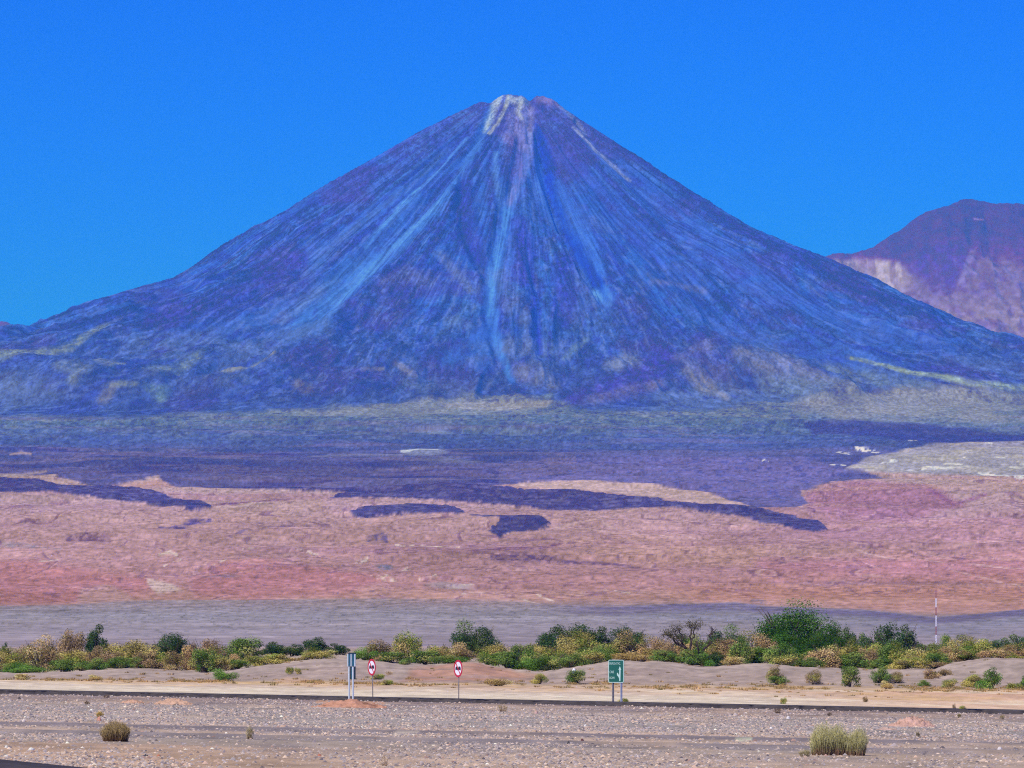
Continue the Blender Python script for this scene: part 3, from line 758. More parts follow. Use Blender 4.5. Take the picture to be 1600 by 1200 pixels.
def build_mountain(name, label, sil, Yc, half, ncol, colour_fn, seed, slope=.55):
    u = np.linspace(sil[0][0], sil[-1][0], ncol) - 800
    rows = np.concatenate([np.linspace(Yc - half, Yc, int(ncol * .4)), np.linspace(Yc + 60, Yc + half * .6, 30)])
    Yg, Ug = np.meshgrid(rows, u, indexing='ij')
    X = Ug / F * Yc
    Sx = EYE + (1030 - interp(sil, Ug + 800)) / F * Yc
    d = (Yc - Yg)
    z = np.where(d > 0, Sx - slope * d + 0.00003 * d * d * slope, Sx + d * .7)
    am = sstep(-60, 320, np.abs(d))
    z = z + am * (230 * (ridge(X / 620, Yg / 1500, 4, seed) - .6) + 90 * (fbm(X / 240, Yg / 300, 4, seed + 1) - .5)) + 26 * (ridge(X / 110, Yg / 160, 3, seed + 2) - .6) + 10 * (fbm(X / 30, Yg / 40, 2, seed + 5) - .5)
    C = colour_fn(X, z, Ug + 800, Yc)
    D = np.sqrt(X * X + Yg * Yg).ravel()
    alb = rock(lin(np.clip(C.reshape(-1, 3), 0, 255)), D)
    o = mesh_np(name, np.stack([X.ravel(), Yg.ravel(), z.ravel()], 1), grid_faces(*X.shape), ground_mat(name + '_rock', .012, .05, .25, 10, .6), alb, True)
    tag(o, label, 'mountain', kind='structure')

def right_colour(X, z, U, Yc):
    R_ = 1030 - (z - EYE) / Yc * F             # altitude expressed as apparent band
    Rw = R_ + 14 * (fbm(X / 300, z / 300, 4, 201) - .5)
    C = np.zeros(X.shape + (3,)) + np.array((84, 78, 160.))
    def put(mask, c, a=1.0):
        nonlocal C
        m = (mask * a)[..., None]
        C = C * (1 - m) + np.array(c, float) * m
    put(sstep(.5, .7, fbm(X / 200, z / 500, 4, 203)), (74, 78, 178), .6)
    put(sstep(372, 392, Rw), (92, 84, 172), .8)
    put(sstep(.5, .66, fbm(X / 60, z / 500, 3, 204)), (70, 70, 160), .4)
    put(sstep(392, 440, Rw + 30 * (fbm(X / 70, z / 260, 3, 207) - .5)) , (124, 122, 182), .9)
    put(sstep(470, 530, Rw), (142, 136, 184), .8)
    put(sstep(.5, .7, fbm(X / 90, z / 90, 4, 219)) * sstep(400, 440, Rw), (98, 96, 184), .5)
    put(poly_mask(U, Rw, [(1290, 408), (1340, 400), (1400, 412), (1420, 440), (1400, 470), (1340, 450), (1290, 425)], 7) * (.5 + .5 * sstep(.4, .6, fbm(X / 40, z / 200, 3, 209))), (164, 158, 194), 1)
    put(poly_mask(U, Rw, [(1425, 395), (1500, 388), (1500, 420), (1470, 465), (1440, 460), (1415, 430)], 11) * (.6 + .4 * sstep(.3, .6, fbm(X / 50, z / 300, 3, 217))), (80, 84, 182), .8)
    put(poly_mask(U, Rw, [(1500, 410), (1515, 400), (1490, 450), (1470, 470)], 3), (132, 130, 194), .6)
    put(sstep(3, 1, np.abs(Rw - 381)) * (U > 1430) * (U < 1520), (84, 56, 140), .8)
    put(poly_mask(U, Rw, [(1515, 345), (1535, 346), (1532, 350), (1518, 349)], 1.2), (150, 150, 210), .6)
    put(sstep(.58, .75, fbm(X / 160, z / 120, 4, 211)) * sstep(420, 470, Rw), (112, 104, 186), .6)
    k = 1 + .3 * (fbm(X / 30, z / 30, 3, 213) - .5)
    return C * k[..., None]

def left_colour(X, z, U, Yc):
    C = np.zeros(X.shape + (3,)) + np.array((104, 98, 186.))
    return C * (1 + .3 * (fbm(X / 60, z / 60, 3, 221) - .5))[..., None]

build_far()
build_mountain('mountain', 'purple flat-topped mountain with pale scree fans behind the volcano on the right',
               [(1180, 470), (1230, 425), (1270, 403), (1330, 394), (1365, 386), (1400, 362), (1450, 330), (1490, 316), (1520, 311), (1560, 316), (1600, 318), (1700, 322), (1800, 360), (1950, 430), (2150, 520), (2400, 570)],
               36500.0, 3600, 1000, right_colour, 300)
build_mountain('mountain', 'small distant purple mountain top beside the left foot of the volcano',
               [(-700, 560), (-400, 545), (-200, 520), (-80, 510), (-20, 504), (0, 502), (12, 504), (26, 514), (50, 540), (90, 570)], 42000.0, 2600, 260, left_colour, 320)
#=== NEAR
# ------------------------------------------------------------------ gravel flat, verge, sand bank
def near_colour(X, Y):
    U = 800 + F * X / Y
    w = fbm(X / 6, Y / 14, 4, 401) - .5
    w2 = fbm(X / 2.2, Y / 6, 3, 403) - .5
    Yw = Y + Y * .05 * w
    knots = [(60, (168, 142, 132)), (92, (172, 148, 140)), (100, (164, 144, 142)), (112, (158, 142, 142)), (114, (136, 124, 132)), (119, (134, 122, 132)), (121, (178, 154, 148)), (125, (172, 150, 146)),
             (127, (130, 118, 130)), (131.5, (134, 122, 132)), (133, (184, 158, 150)), (137, (178, 154, 148)), (139, (146, 136, 142)), (165, (148, 138, 144)), (182, (150, 136, 140)), (192, (144, 126, 128)),
             (216, (140, 120, 124)), (218, (120, 102, 108)), (227, (180, 164, 160)), (232, (206, 190, 182)), (275, (202, 184, 178)), (300, (194, 172, 166)), (335, (186, 156, 144)), (352, (184, 158, 142)),
             (362, (160, 140, 140)), (400, (164, 146, 148)), (440, (166, 148, 148)), (600, (150, 132, 126)), (1200, (164, 144, 160))]
    C = np.stack([np.interp(Yw, [k[0] for k in knots], [k[1][i] for k in knots]) for i in range(3)], -1)
    def put(m, c, a=1.0):
        nonlocal C
        m = (m * a)[..., None]; C = C * (1 - m) + np.array(c, float) * m
    near = (Y < 217)
    put(near * sstep(.52, .72, fbm(X / 3, Y / 9, 4, 405)), (182, 156, 146), .55)
    put(near * sstep(.55, .75, fbm(X / 4 + 7, Y / 12, 4, 407)), (126, 116, 130), .5)
    put(near * sstep(-1, -7, X) * (Y < 105), (182, 146, 128), .5)
    put(((Y > 228) & (Y < 345)) * sstep(1150, 1500, U), (204, 160, 142), .6)
    put(((Y > 228) & (Y < 345)) * sstep(.5, .7, fbm(X / 5, Y / 20, 4, 409)), (214, 196, 186), .6)
    put(((Y > 290) & (Y < 360)) * sstep(.5, .72, fbm(X / 3, Y / 8, 4, 411)), (204, 168, 128), .6)
    put(poly_mask(U + 12 * w, Y, [(630, 362), (760, 362), (820, 380), (800, 412), (700, 418), (640, 400)], 8), (172, 126, 116), .75)
    put(poly_mask(U + 12 * w, Y, [(425, 352), (490, 352), (485, 366), (450, 370)], 5), (206, 166, 146), .7)
    put(poly_mask(U + 12 * w, Y, [(800, 372), (850, 375), (850, 405), (790, 410)], 6), (176, 136, 122), .6)
    put((Y > 352) * (Y < 430) * sstep(.5, .7, fbm(X / 8, Y / 6, 4, 413)), (148, 128, 132), .5)
    put(poly_mask(U + 5 * w, Y + 2 * w2, [(612, 124), (660, 124), (655, 128), (620, 128)], 1.5), (214, 196, 190), .8)
    put(poly_mask(U + 3 * w, Y + w2, [(1150, 125), (1172, 125), (1176, 129), (1148, 128)], 1.2), (190, 190, 176), .8)
    put(poly_mask(U + 12 * w, Y, [(490, 204), (600, 202), (600, 217), (500, 217)], 2.5), (192, 144, 124), .7)
    k = 1 + .3 * (fbm(X / .6, Y / 2.2, 3, 415) - .5) + .2 * w2
    return C * k[..., None]

def build_near():
    dense = np.arange(-836, 837, 3.0)
    side = np.geomspace(8, 1500, 60)
    u = np.concatenate([-836 - side[::-1], dense, 836 + side])
    rr = np.arange(1310, 1076, -.75)
    rows = list(EYE * F / (rr - 1030))
    y = rows[-1]
    while y < 460: y += 1.6; rows.append(y)
    while y < 1190: y *= 1.02; rows.append(y)
    rows.append(1200.0)
    rows = np.array(rows)
    Y, Ug = np.meshgrid(rows, u, indexing='ij')
    X = Ug / F * Y
    z = near_ground(X, Y)
    z = z + .05 * (fbm(X / 1.6, Y / 2.5, 3, 421) - .5) + .02 * (fbm(X / .3, Y / .5, 2, 423) - .5)
    # low windrows of raked gravel, and the softer sand bank
    for yc, h in [(129, .05), (117, .045), (150, .03), (176, .03)]:
        z = z + h * np.exp(-((Y + .06 * X - yc) / 1.7) ** 2) * (.6 + .8 * fbm(X / 4, Y / 4, 2, 425))
    z = z + (Y > 350) * .35 * (fbm(X / 7, Y / 7, 3, 427) - .5) * sstep(350, 380, Y)
    z = z - .04 * ((Y > 217.5) & (Y < 227.5))
    D = Y.ravel()
    alb = np.clip(lin(np.clip(near_colour(X, Y).reshape(-1, 3), 0, 255)) / LIT * np.array((1.25, 1.25, 1.08)), .02, .8)
    o = mesh_np('gravel_flat', np.stack([X.ravel(), Y.ravel(), z.ravel()], 1), grid_faces(*X.shape), ground_mat('gravel_soil', 6, 30, .3, .03, .6), alb, True)
    tag(o, 'stony flat ground with a low sand bank behind the road', 'ground', kind='structure')
build_near()

# road across the flat, with a low dark shoulder, and the corner of tarmac in front
def strip(name, x0, x1, ya, yb, h, mat, label, n=160, skew=0.0, drop=.12):
    xs = np.linspace(x0, x1, n)
    rnd = np.random.RandomState(5)
    prof = [(ya - .7, -drop), (ya, h), (ya + .02, h + .004), (yb, h + .004), (yb + .7, -drop)]
    V = []
    for (yy, hh) in prof:
        edge = rnd.uniform(-.09, .09, n) if yy in (ya - .7, ya) else np.zeros(n)
        yv = yy + skew * xs + edge
        V.append(np.stack([xs, yv, -0.02 * xs + hh + (rnd.uniform(-.012, .012, n) if hh == h else 0)], 1))
    V = np.concatenate(V)
    o = mesh_np(name, V, grid_faces(len(prof), n), mat, None, False)
    return tag(o, label, 'road', kind='structure')
asph = plain_mat('asphalt', (.072, .062, .060), .9, 0, .3, 3.0, .1)
strip('road', -75, 75, 219.0, 226.0, .11, asph, 'narrow dark asphalt road crossing the gravel flat', 900)
strip('road', -40, -2, 55, 62.6, .05, asph, 'corner of dark asphalt in the near left foreground', 300, -2.8)
ln_m = plain_mat('road_paint', (.62, .62, .6), .7, 0, .25, 2.0)
def road_line(xa, xb, y0, wdt):
    xs = np.linspace(xa, xb, 40)
    V = np.concatenate([np.stack([xs, np.full(40, y0), -.02 * xs + .1185], 1), np.stack([xs, np.full(40, y0 + wdt), -.02 * xs + .1185], 1)])
    return mesh_np('road_line', V, grid_faces(2, 40), ln_m)
for xa, xb in [(-60, -3.5), (2.0, 11.5), (13.0, 14.2), (19, 60)]:
    o = road_line(xa, xb, 219.5, .14 if xa > 0 else .06)
    tag(o, kind='structure')

# ------------------------------------------------------------------ gravel
def build_gravel():
    rs = np.random.RandomState(11)
    N = 110000
    lo, hi = 76.0, 217.0
    Y = lo + (hi - lo) * rs.rand(N * 2) ** 1.15
    X = (rs.rand(N * 2) * 2 - 1) * Y * .104
    keep = rs.rand(N * 2) < np.clip(.30 - .22 * sstep(178, 196, Y) + .9 * np.exp(-((Y - 129) / 2.4) ** 2) + .9 * np.exp(-((Y - 117) / 2.2) ** 2) + .3 * ((Y > 139) & (Y < 182)) + 1.5 * (fbm(X / 3.5, Y / 11, 4, 501) - .46), .06, 1)
    X, Y = X[keep][:N], Y[keep][:N]
    n = len(X)
    size = (.010 + .030 * rs.rand(n) ** 3.2) * (.85 + Y / 400)
    big = rs.rand(n) < .006
    size[big] *= 1.9
    base = np.array([(1, 0, 0), (.3, .95, 0), (-.8, .6, 0), (-.8, -.6, 0), (.3, -.95, 0), (.2, .1, .8), (-.35, -.2, .65)], float)
    fc = np.array([(0, 1, 5), (1, 2, 5), (2, 6, 5), (2, 3, 6), (3, 4, 6), (4, 5, 6), (4, 0, 5)])
    P = base[None] * (1 + .35 * (rs.rand(n, 7, 3) - .5))
    P = P * size[:, None, None] * np.stack([.8 + .6 * rs.rand(n), .8 + .6 * rs.rand(n), .6 + .7 * rs.rand(n)], 1)[:, None, :]
    a = rs.rand(n) * 6.283
    c, s = np.cos(a)[:, None], np.sin(a)[:, None]
    x = P[..., 0] * c - P[..., 1] * s; y = P[..., 0] * s + P[..., 1] * c
    gx = near_ground(X, Y)
    V = np.stack([x + X[:, None], y + Y[:, None], P[..., 2] + gx[:, None] + .004], -1).reshape(-1, 3)
    Fc = (fc[None] + 7 * np.arange(n)[:, None, None]).reshape(-1, 3)
    pal = np.array([(156, 142, 146), (140, 130, 138), (176, 156, 152), (186, 164, 156), (118, 108, 120), (100, 92, 104), (172, 146, 138), (206, 194, 190), (150, 138, 148), (148, 120, 118)], float)
    pr = np.array([.22, .2, .13, .07, .12, .08, .08, .012, .12, .04]); pr /= pr.sum()
    ci = rs.choice(len(pal), n, p=pr)
    cc = lin(pal[ci]) / LIT * (.85 + .55 * rs.rand(n, 1)) * np.array((1.2, 1.18, 1.02))
    dark = (np.exp(-((Y - 129) / 2.4) ** 2) + np.exp(-((Y - 117) / 2.2) ** 2))[:, None]
    cc = cc * (1 - .25 * np.clip(dark, 0, 1))
    o = mesh_np('gravel', V, Fc, attr_mat('stone'), np.repeat(np.clip(cc, .02, .8), 7, 0))
    tag(o, 'loose grey and pinkish stones strewn over the flat before the road', 'gravel', kind='stuff')
build_gravel()

def ground_hit(px, py, lo=60.0, hi=440.0):
    ys = np.arange(lo, hi, .25)
    x, z = ray(px, py, ys)
    h = near_ground(x, ys)
    k = int(np.argmax(h >= z))
    if h[k] < z[k]: k = len(ys) - 1
    return Vector((float(x[k]), float(ys[k]), float(h[k])))

# ------------------------------------------------------------------ rocks and earth heaps
def lump(rs, sx, sy, sz, seg=12, rings=7, rough=.25, half=True):
    V, Fs = [], []
    for i in range(rings + 1):
        ph = (math.pi / 2 if half else math.pi) * i / rings
        for j in range(seg):
            t = 2 * math.pi * j / seg
            k = 1 + rough * (rs.rand() - .5)
            V.append((sx * math.sin(ph) * math.cos(t) * k, sy * math.sin(ph) * math.sin(t) * k, sz * math.cos(ph) * k - (.05 * sz if i == rings else 0)))
    for i in range(rings):
        for j in range(seg):
            a = i * seg + j; b = i * seg + (j + 1) % seg
            Fs.append((a, a + seg, b + seg, b))
    return np.array(V), np.array(Fs)

rocks = [
    (10, 1169, 7, 4, (220, 214, 206), 'small white stone by the left edge of the gravel, the upper one'),
    (49, 1172, 10, 4, (226, 220, 212), 'flat white stone lying right of the small white stone at left'),
    (9, 1183, 9, 3, (224, 214, 204), 'flat pale stone nearest the tarmac corner at lower left'),
    (227, 1184, 9, 5, (84, 80, 84), 'dark slab of rock below the dry brown shrub'),
    (248, 1182, 6, 3, (190, 124, 98), 'orange stone just right of the dark slab'),
    (155, 1128, 8, 7, (196, 140, 120), 'pinkish rock above the dry brown shrub'),
    (37, 1128, 6, 4, (222, 206, 198), 'pale rock on the light gravel stripe at far left'),
    (499, 1182, 7, 4, (186, 120, 100), 'rusty red stone in the lower middle left of the gravel'),
    (910, 1161, 6, 6, (98, 58, 60), 'dark maroon stone in the middle of the gravel'),
    (888, 1163, 5, 5, (84, 80, 84), 'dark grey stone just left of the maroon stone'),
    (838, 1116, 7, 5, (196, 160, 152), 'rounded pink rock below the green road sign on its left'),
    (915, 1136, 5, 4, (216, 208, 204), 'small white stone right of the gravel middle, near the pink rock'),
    (997, 1184, 6, 4, (214, 196, 190), 'pale pink stone at the bottom right of the middle'),
    (1232, 1125, 8, 5, (216, 206, 206), 'rounded white rock left of the big olive shrub'),
    (1205, 1140, 6, 4, (226, 216, 214), 'small white stone lower left of the rounded white rock'),
    (1562, 1171, 7, 4, (220, 208, 206), 'pale stone near the lower right corner'),
    (1500, 1147, 9, 3, (218, 204, 202), 'flat pale stone right of the orange earth heap'),
    (1485, 1149, 5, 3, (210, 190, 186), 'little pale stone just left of the flat pale stone on the right'),
    (1540, 1129, 5, 3, (206, 184, 180), 'small pale stone far right close to the road'),
    (30, 1092, 5, 3, (92, 84, 86), 'small dark rock beside the road at the far left'),
]
rsr = np.random.RandomState(77)
for (px, py, w, h, c, lab) in rocks:
    p = ground_hit(px, py)
    m_ = p.y / F
    V, Fs = lump(rsr, w * m_ / 2, w * m_ / 2.4, h * m_ * 1.15, 9, 4, .4)
    a_ = np.clip(lin(np.array(c, float)) / LIT, .02, .8)
    o = mesh_np('rock', V, Fs, plain_mat('rock_surface', tuple(a_), .9, 0, .25, 30, .1))
    o.location = p - Vector((0, 0, .005)); o.rotation_euler.z = rsr.rand() * .5
    tag(o, lab, 'rock', 'single rocks on the gravel')

def heap(px, py, w, h, c, lab, seed, clods=26):
    p = ground_hit(px, py)
    m_ = p.y / F
    W, H = w * m_, h * m_
    rs = np.random.RandomState(seed)
    n = 60
    g = np.linspace(-1, 1, n)
    gx, gy = np.meshgrid(g, g, indexing='ij')
    rr = np.sqrt(gx ** 2 + gy ** 2) + .30 * (fbm(gx * 3 + seed, gy * 3, 3, seed) - .5)
    z = H * np.clip(1 - rr, 0, 1) ** .8 * (.75 + .6 * fbm(gx * 4, gy * 4 + seed, 3, seed + 1)) - .02
    lumps = sstep(.58, .72, fbm(gx * 9 + seed, gy * 9, 2, seed + 5)) * (z > 0)
    z = z + lumps * H * .16
    V = np.stack([gx * W / 2, gy * W * .35, z], -1).reshape(-1, 3)
    col_ = lin(np.array(c, float)) / LIT
    C = col_[None] * (.75 + .5 * fbm(V[:, 0:1] * 6, V[:, 1:2] * 6, 3, seed + 2))
    C = C * (1 - .45 * sstep(.62, .7, fbm(V[:, 0:1] * 9 / W + 3, V[:, 1:2] * 9 / W, 3, seed + 7)))
    o = mesh_np('earth_heap', V, grid_faces(n, n), ground_mat('loose_earth', 8, 40, .35, .03, .8), np.clip(C, .02, .8), False)
    o.location = p + Vector((0, 0, .0))
    tag(o, lab, 'earth heap', 'heaps of loose orange earth')
heap(270, 1101, 66, 11, (206, 166, 144), 'pointed pale orange heap of earth below the road, the larger one at left', 601)
heap(207, 1099, 42, 7, (200, 158, 136), 'low broken heap of orange earth left of the pointed heap', 607, 14)
heap(545, 1106, 118, 12, (198, 146, 124), 'long low reddish earth heap at the foot of the blue sign posts', 613, 40)
heap(1425, 1136, 78, 17, (206, 164, 150), 'orange earth heap with dark clods right of the big olive shrub', 619, 60)
heap(1385, 1141, 40, 5, (204, 170, 158), 'flat pink spill of earth left of the heap with dark clods', 631, 10)

# ------------------------------------------------------------------ road signs
def prim(name, V, Fs, mat, parent=None, smooth=False):
    me = bpy.data.meshes.new(name)
    me.from_pydata([tuple(v) for v in V], [], [tuple(f) for f in Fs])
    if smooth:
        for p in me.polygons: p.use_smooth = True
    me.materials.append(mat)
    o = bpy.data.objects.new(name, me); col.objects.link(o)
    if parent: o.parent = parent
    return o
def box_vf(x0, x1, y0, y1, z0, z1):
    V = [(x0, y0, z0), (x1, y0, z0), (x1, y1, z0), (x0, y1, z0), (x0, y0, z1), (x1, y0, z1), (x1, y1, z1), (x0, y1, z1)]
    return V, [(0, 3, 2, 1), (4, 5, 6, 7), (0, 1, 5, 4), (1, 2, 6, 5), (2, 3, 7, 6), (3, 0, 4, 7)]
def join(parts):
    V, Fs = [], []
    for v, f in parts:
        k = len(V); V += list(v); Fs += [tuple(i + k for i in q) for q in f]
    return V, Fs
def tube_vf(p0, p1, r0, r1, seg=10):
    p0, p1 = Vector(p0), Vector(p1)
    d = (p1 - p0).normalized()
    a = d.orthogonal().normalized(); b = d.cross(a)
    V = []
    for p, r in ((p0, r0), (p1, r1)):
        for i in range(seg):
            t = 2 * math.pi * i / seg
            V.append(tuple(p + a * (r * math.cos(t)) + b * (r * math.sin(t))))
    Fs = [(i, (i + 1) % seg, seg + (i + 1) % seg, seg + i) for i in range(seg)]
    return V, Fs + [tuple(range(seg))[::-1], tuple(range(seg, 2 * seg))]
def plate_vf(outline, y0, y1):
    """flat outline in x,z extruded from y0 (front) to y1"""
    n = len(outline)
    V = [(x, y0, z) for x, z in outline] + [(x, y1, z) for x, z in outline]
    Fs = [tuple(range(n)), tuple(range(2 * n - 1, n - 1, -1))]
    Fs += [((i + 1) % n, i, n + i, n + (i + 1) % n) for i in range(n)]
    return V, Fs
def circle(r, n=40, cz=0.0): return [(r * math.cos(2 * math.pi * i / n), cz + r * math.sin(2 * math.pi * i / n)) for i in range(n)]
def ring_vf(r0, r1, y0, y1, cz, n=40):
    V, Fs = [], []
    for r, y in ((r0, y0), (r1, y0), (r1, y1), (r0, y1)):
        V += [(r * math.cos(2 * math.pi * i / n), y, cz + r * math.sin(2 * math.pi * i / n)) for i in range(n)]
    for k in range(4):
        a, b = k * n, ((k + 1) % 4) * n
        Fs += [(a + i, a + (i + 1) % n, b + (i + 1) % n, b + i) for i in range(n)]
    return V, Fs
def rrect(x0, x1, z0, z1, r, n=5):
    P = []
    for cx, cz, a0 in ((x1 - r, z1 - r, 0), (x0 + r, z1 - r, 90), (x0 + r, z0 + r, 180), (x1 - r, z0 + r, 270)):
        P += [(cx + r * math.cos(R(a0 + 90 * i / n)), cz + r * math.sin(R(a0 + 90 * i / n))) for i in range(n + 1)]
    return P
def text_mesh(name, body, size, x, y, z, mat, parent, sx=1.0):
    cu = bpy.data.curves.new(name, 'FONT'); cu.body = body; cu.size = size; cu.extrude = .002
    t = bpy.data.objects.new(name, cu); col.objects.link(t)
    dg = bpy.context.evaluated_depsgraph_get()
    me = bpy.data.meshes.new_from_object(t.evaluated_get(dg))
    bpy.data.objects.remove(t)
    for v in me.vertices:
        vx, vy, vz = v.co
        v.co = (x + vx * sx, y - vz, z + vy)
    me.materials.clear(); me.materials.append(mat)
    o = bpy.data.objects.new(name, me); col.objects.link(o); o.parent = parent
    return o

M_galv = plain_mat('galvanised_steel', (.42, .44, .45), .45, .5, .12, 12)
M_galvd = plain_mat('dull_steel', (.20, .19, .19), .6, .3, .2, 12)
M_white = plain_mat('white_sheeting', (.80, .78, .80), .4, 0, .04, 10)
M_red = plain_mat('red_sheeting', (.50, .010, .030), .4, 0, .08, 10)
M_black = plain_mat('black_print', (.02, .018, .03), .5, 0, .05, 10)
M_green = plain_mat('green_sheeting', (.006, .105, .066), .4, 0, .10, 6)
M_lett = plain_mat('pale_lettering', (.46, .66, .56), .4, 0, .05, 10)
M_blue = plain_mat('blue_board', (.022, .10, .15), .5, 0, .15, 8)
M_navy = plain_mat('dark_edge', (.010, .035, .06), .6, 0, .15, 8)
M_wpost = plain_mat('white_painted_steel', (.56, .64, .62), .5, 0, .10, 14)

def round_sign(U, row_c, rad_px, Y, label, tilt):
    x = (U - 800) / F * Y
    g = gz(x, Y) - .03
    root = empty('traffic_sign', (x, Y, g), R(-60))
    root.rotation_euler.x = tilt
    cz = zrow(row_c, Y) - g; r = rad_px * Y / F
    tag(root, label, 'road sign', 'round no-overtaking signs beyond the road')
    prim('post', *join([tube_vf((0, .03, -.2), (0, .03, cz + r * .6), .021, .021)]), M_galvd, root, True)
    pl = prim('plate', *plate_vf(circle(r, 48, cz), -.004, .002), M_white, root)
    bd = prim('border', *ring_vf(r * .80, r * 1.03, -.009, .004, cz), M_red, pl)
    # diagonal bar, top left to bottom right
    d = r * .80; w = r * .075
    c, s = math.cos(R(-52)), math.sin(R(-52))
    bar = [(-d * c - w * -s, cz - d * s - w * c), (d * c - w * -s, cz + d * s - w * c), (d * c + w * -s, cz + d * s + w * c), (-d * c + w * -s, cz - d * s + w * c)]
    prim('diagonal_bar', *plate_vf(bar, -.0145, -.0105), M_red, pl)
    for sx in (-1, 1):
        b = sx * r * .33; e = r * .30
        car = [(b - e, cz - .16 * r), (b - e * .8, cz - .24 * r), (b - e * .5, cz - .16 * r), (b + e * .5, cz - .16 * r), (b + e * .8, cz - .24 * r), (b + e, cz - .16 * r), (b + e, cz + .06 * r), (b + e * .6, cz + .24 * r), (b - e * .6, cz + .24 * r), (b - e, cz + .06 * r)]
        prim('car_symbol', *plate_vf(car, -.0095 - .0003 * sx, -.0045), M_black, pl)
    prim('bracket', *box_vf(-.06, .06, .002, .012, cz - .05, cz + .05), M_galvd, root)
    return root
round_sign(582, 1042.5, 12.6, 229.0, 'round red-rimmed no-overtaking sign, the left one, nearest the blue board sign', R(1.0))
round_sign(716, 1044.5, 13.2, 229.0, 'round red-rimmed no-overtaking sign standing alone between the blue board and the green sign', 0)

# green direction board
Yg_ = 228.0
xg = (962.5 - 800) / F * Yg_; g0 = gz(xg, Yg_) - .03
gs = empty('direction_sign', (xg, Yg_, g0), R(-60))
tag(gs, 'green direction sign with pale lettering and an arrow, on two posts beyond the road', 'road sign')
z1, z0_ = zrow(1031, Yg_) - g0, zrow(1066.5, Yg_) - g0
hw = 11.6 * Yg_ / F / math.cos(R(60))
for s in (-1, 1):
    prim('post', *box_vf(s * .34 - .04, s * .34 + .04, .02, .08, -.25, z1 - .1), M_galvd if s < 0 else M_galv, gs)
bdp = prim('board', *plate_vf(rrect(-hw, hw, z0_, z1, .07), -.004, .012), M_green, gs)
Vo, Vi = rrect(-hw, hw, z0_, z1, .07), rrect(-hw + .05, hw - .05, z0_ + .025, z1 - .025, .05)
n_ = len(Vo)
Vb = [(x, -.006, z) for x, z in Vo] + [(x, -.006, z) for x, z in Vi]
prim('border', Vb, [(i, (i + 1) % n_, n_ + (i + 1) % n_, n_ + i) for i in range(n_)], M_lett, bdp)
hh = z1 - z0_
text_mesh('lettering', 'SN.P.D.ATAC.', .135, -hw * .86, -.0075, z1 - hh * .21, M_lett, bdp, 1.14)
text_mesh('lettering', 'CALE', .15, -hw * .84, -.0075, z1 - hh * .585, M_lett, bdp, 1.08)
text_mesh('lettering', 'LICAN', .14, -hw * .84, -.0075, z1 - hh * .84, M_lett, bdp, 1.0)
ax = hw * .50; wz = .045
arrow = [(ax - wz, z0_ + hh * .07), (ax + wz, z0_ + hh * .07), (ax + wz * 1.4, z1 - hh * .42), (ax + wz * 2.6, z1 - hh * .44), (ax, z1 - hh * .28), (ax - wz * 2.6, z1 - hh * .45), (ax - wz, z1 - hh * .42),
         (ax - wz * 1.2, z1 - hh * .66), (ax - wz * 3, z1 - hh * .63), (ax - wz * 3, z1 - hh * .57), (ax - wz * 5.2, z1 - hh * .57), (ax - wz * 5.2, z1 - hh * .67), (ax - wz * 2.4, z1 - hh * .75), (ax - wz * 1.2, z1 - hh * .82)]
prim('arrow', *plate_vf(arrow, -.0095, -.006), M_lett, bdp)

# blue board sign seen from behind, on the near side of the road
Yb = 216.5
xb = (550 - 800) / F * Yb; gb = gz(xb, Yb) - .02
bs = empty('board_sign', (xb, Yb, gb), R(-60))
tag(bs, 'blue board sign on two pale posts at the near roadside, seen from behind', 'road sign')
zt, zm, zl = zrow(1021.5, Yb) - gb, zrow(1040.5, Yb) - gb, zrow(1061.5, Yb) - gb
k = Yb / F / .5
ub = prim('upper_board', *box_vf(-5.5 * k, 5.6 * k, .0, .012, zm, zt), M_blue, bs)
prim('top_edge', *box_vf(-5.6 * k, 5.7 * k, -.02, .04, zt + .001, zt + .045), M_navy, ub)
for xx in (-5.9, -.2, 5.9):
    prim('stiffener', *box_vf(xx * k - .028, xx * k + .028, -.035, -.002, zm - .02, zt - .01), M_wpost, ub)
lb = prim('lower_board', *box_vf(-6.4 * k, 5.2 * k, .02, .032, zl, zm - .004), M_navy, bs)
prim('panel', *box_vf(-1.2 * k, 2.0 * k, .008, .018, zl + .01, zm - .03), M_blue, lb)
prim('stiffener', *box_vf(-6.9 * k, -6.45 * k, .02, .05, zl, zm), M_wpost, lb)
for xx in (-3.1, 3.1):
    prim('post', *box_vf(xx * k - .034, xx * k + .034, -.055, -.005 , -.25, zm - .025), M_wpost, bs)
prim('cross_brace', *box_vf(-3.1 * k, 3.1 * k, -.002, .004, .05, .09), M_galvd, bs)

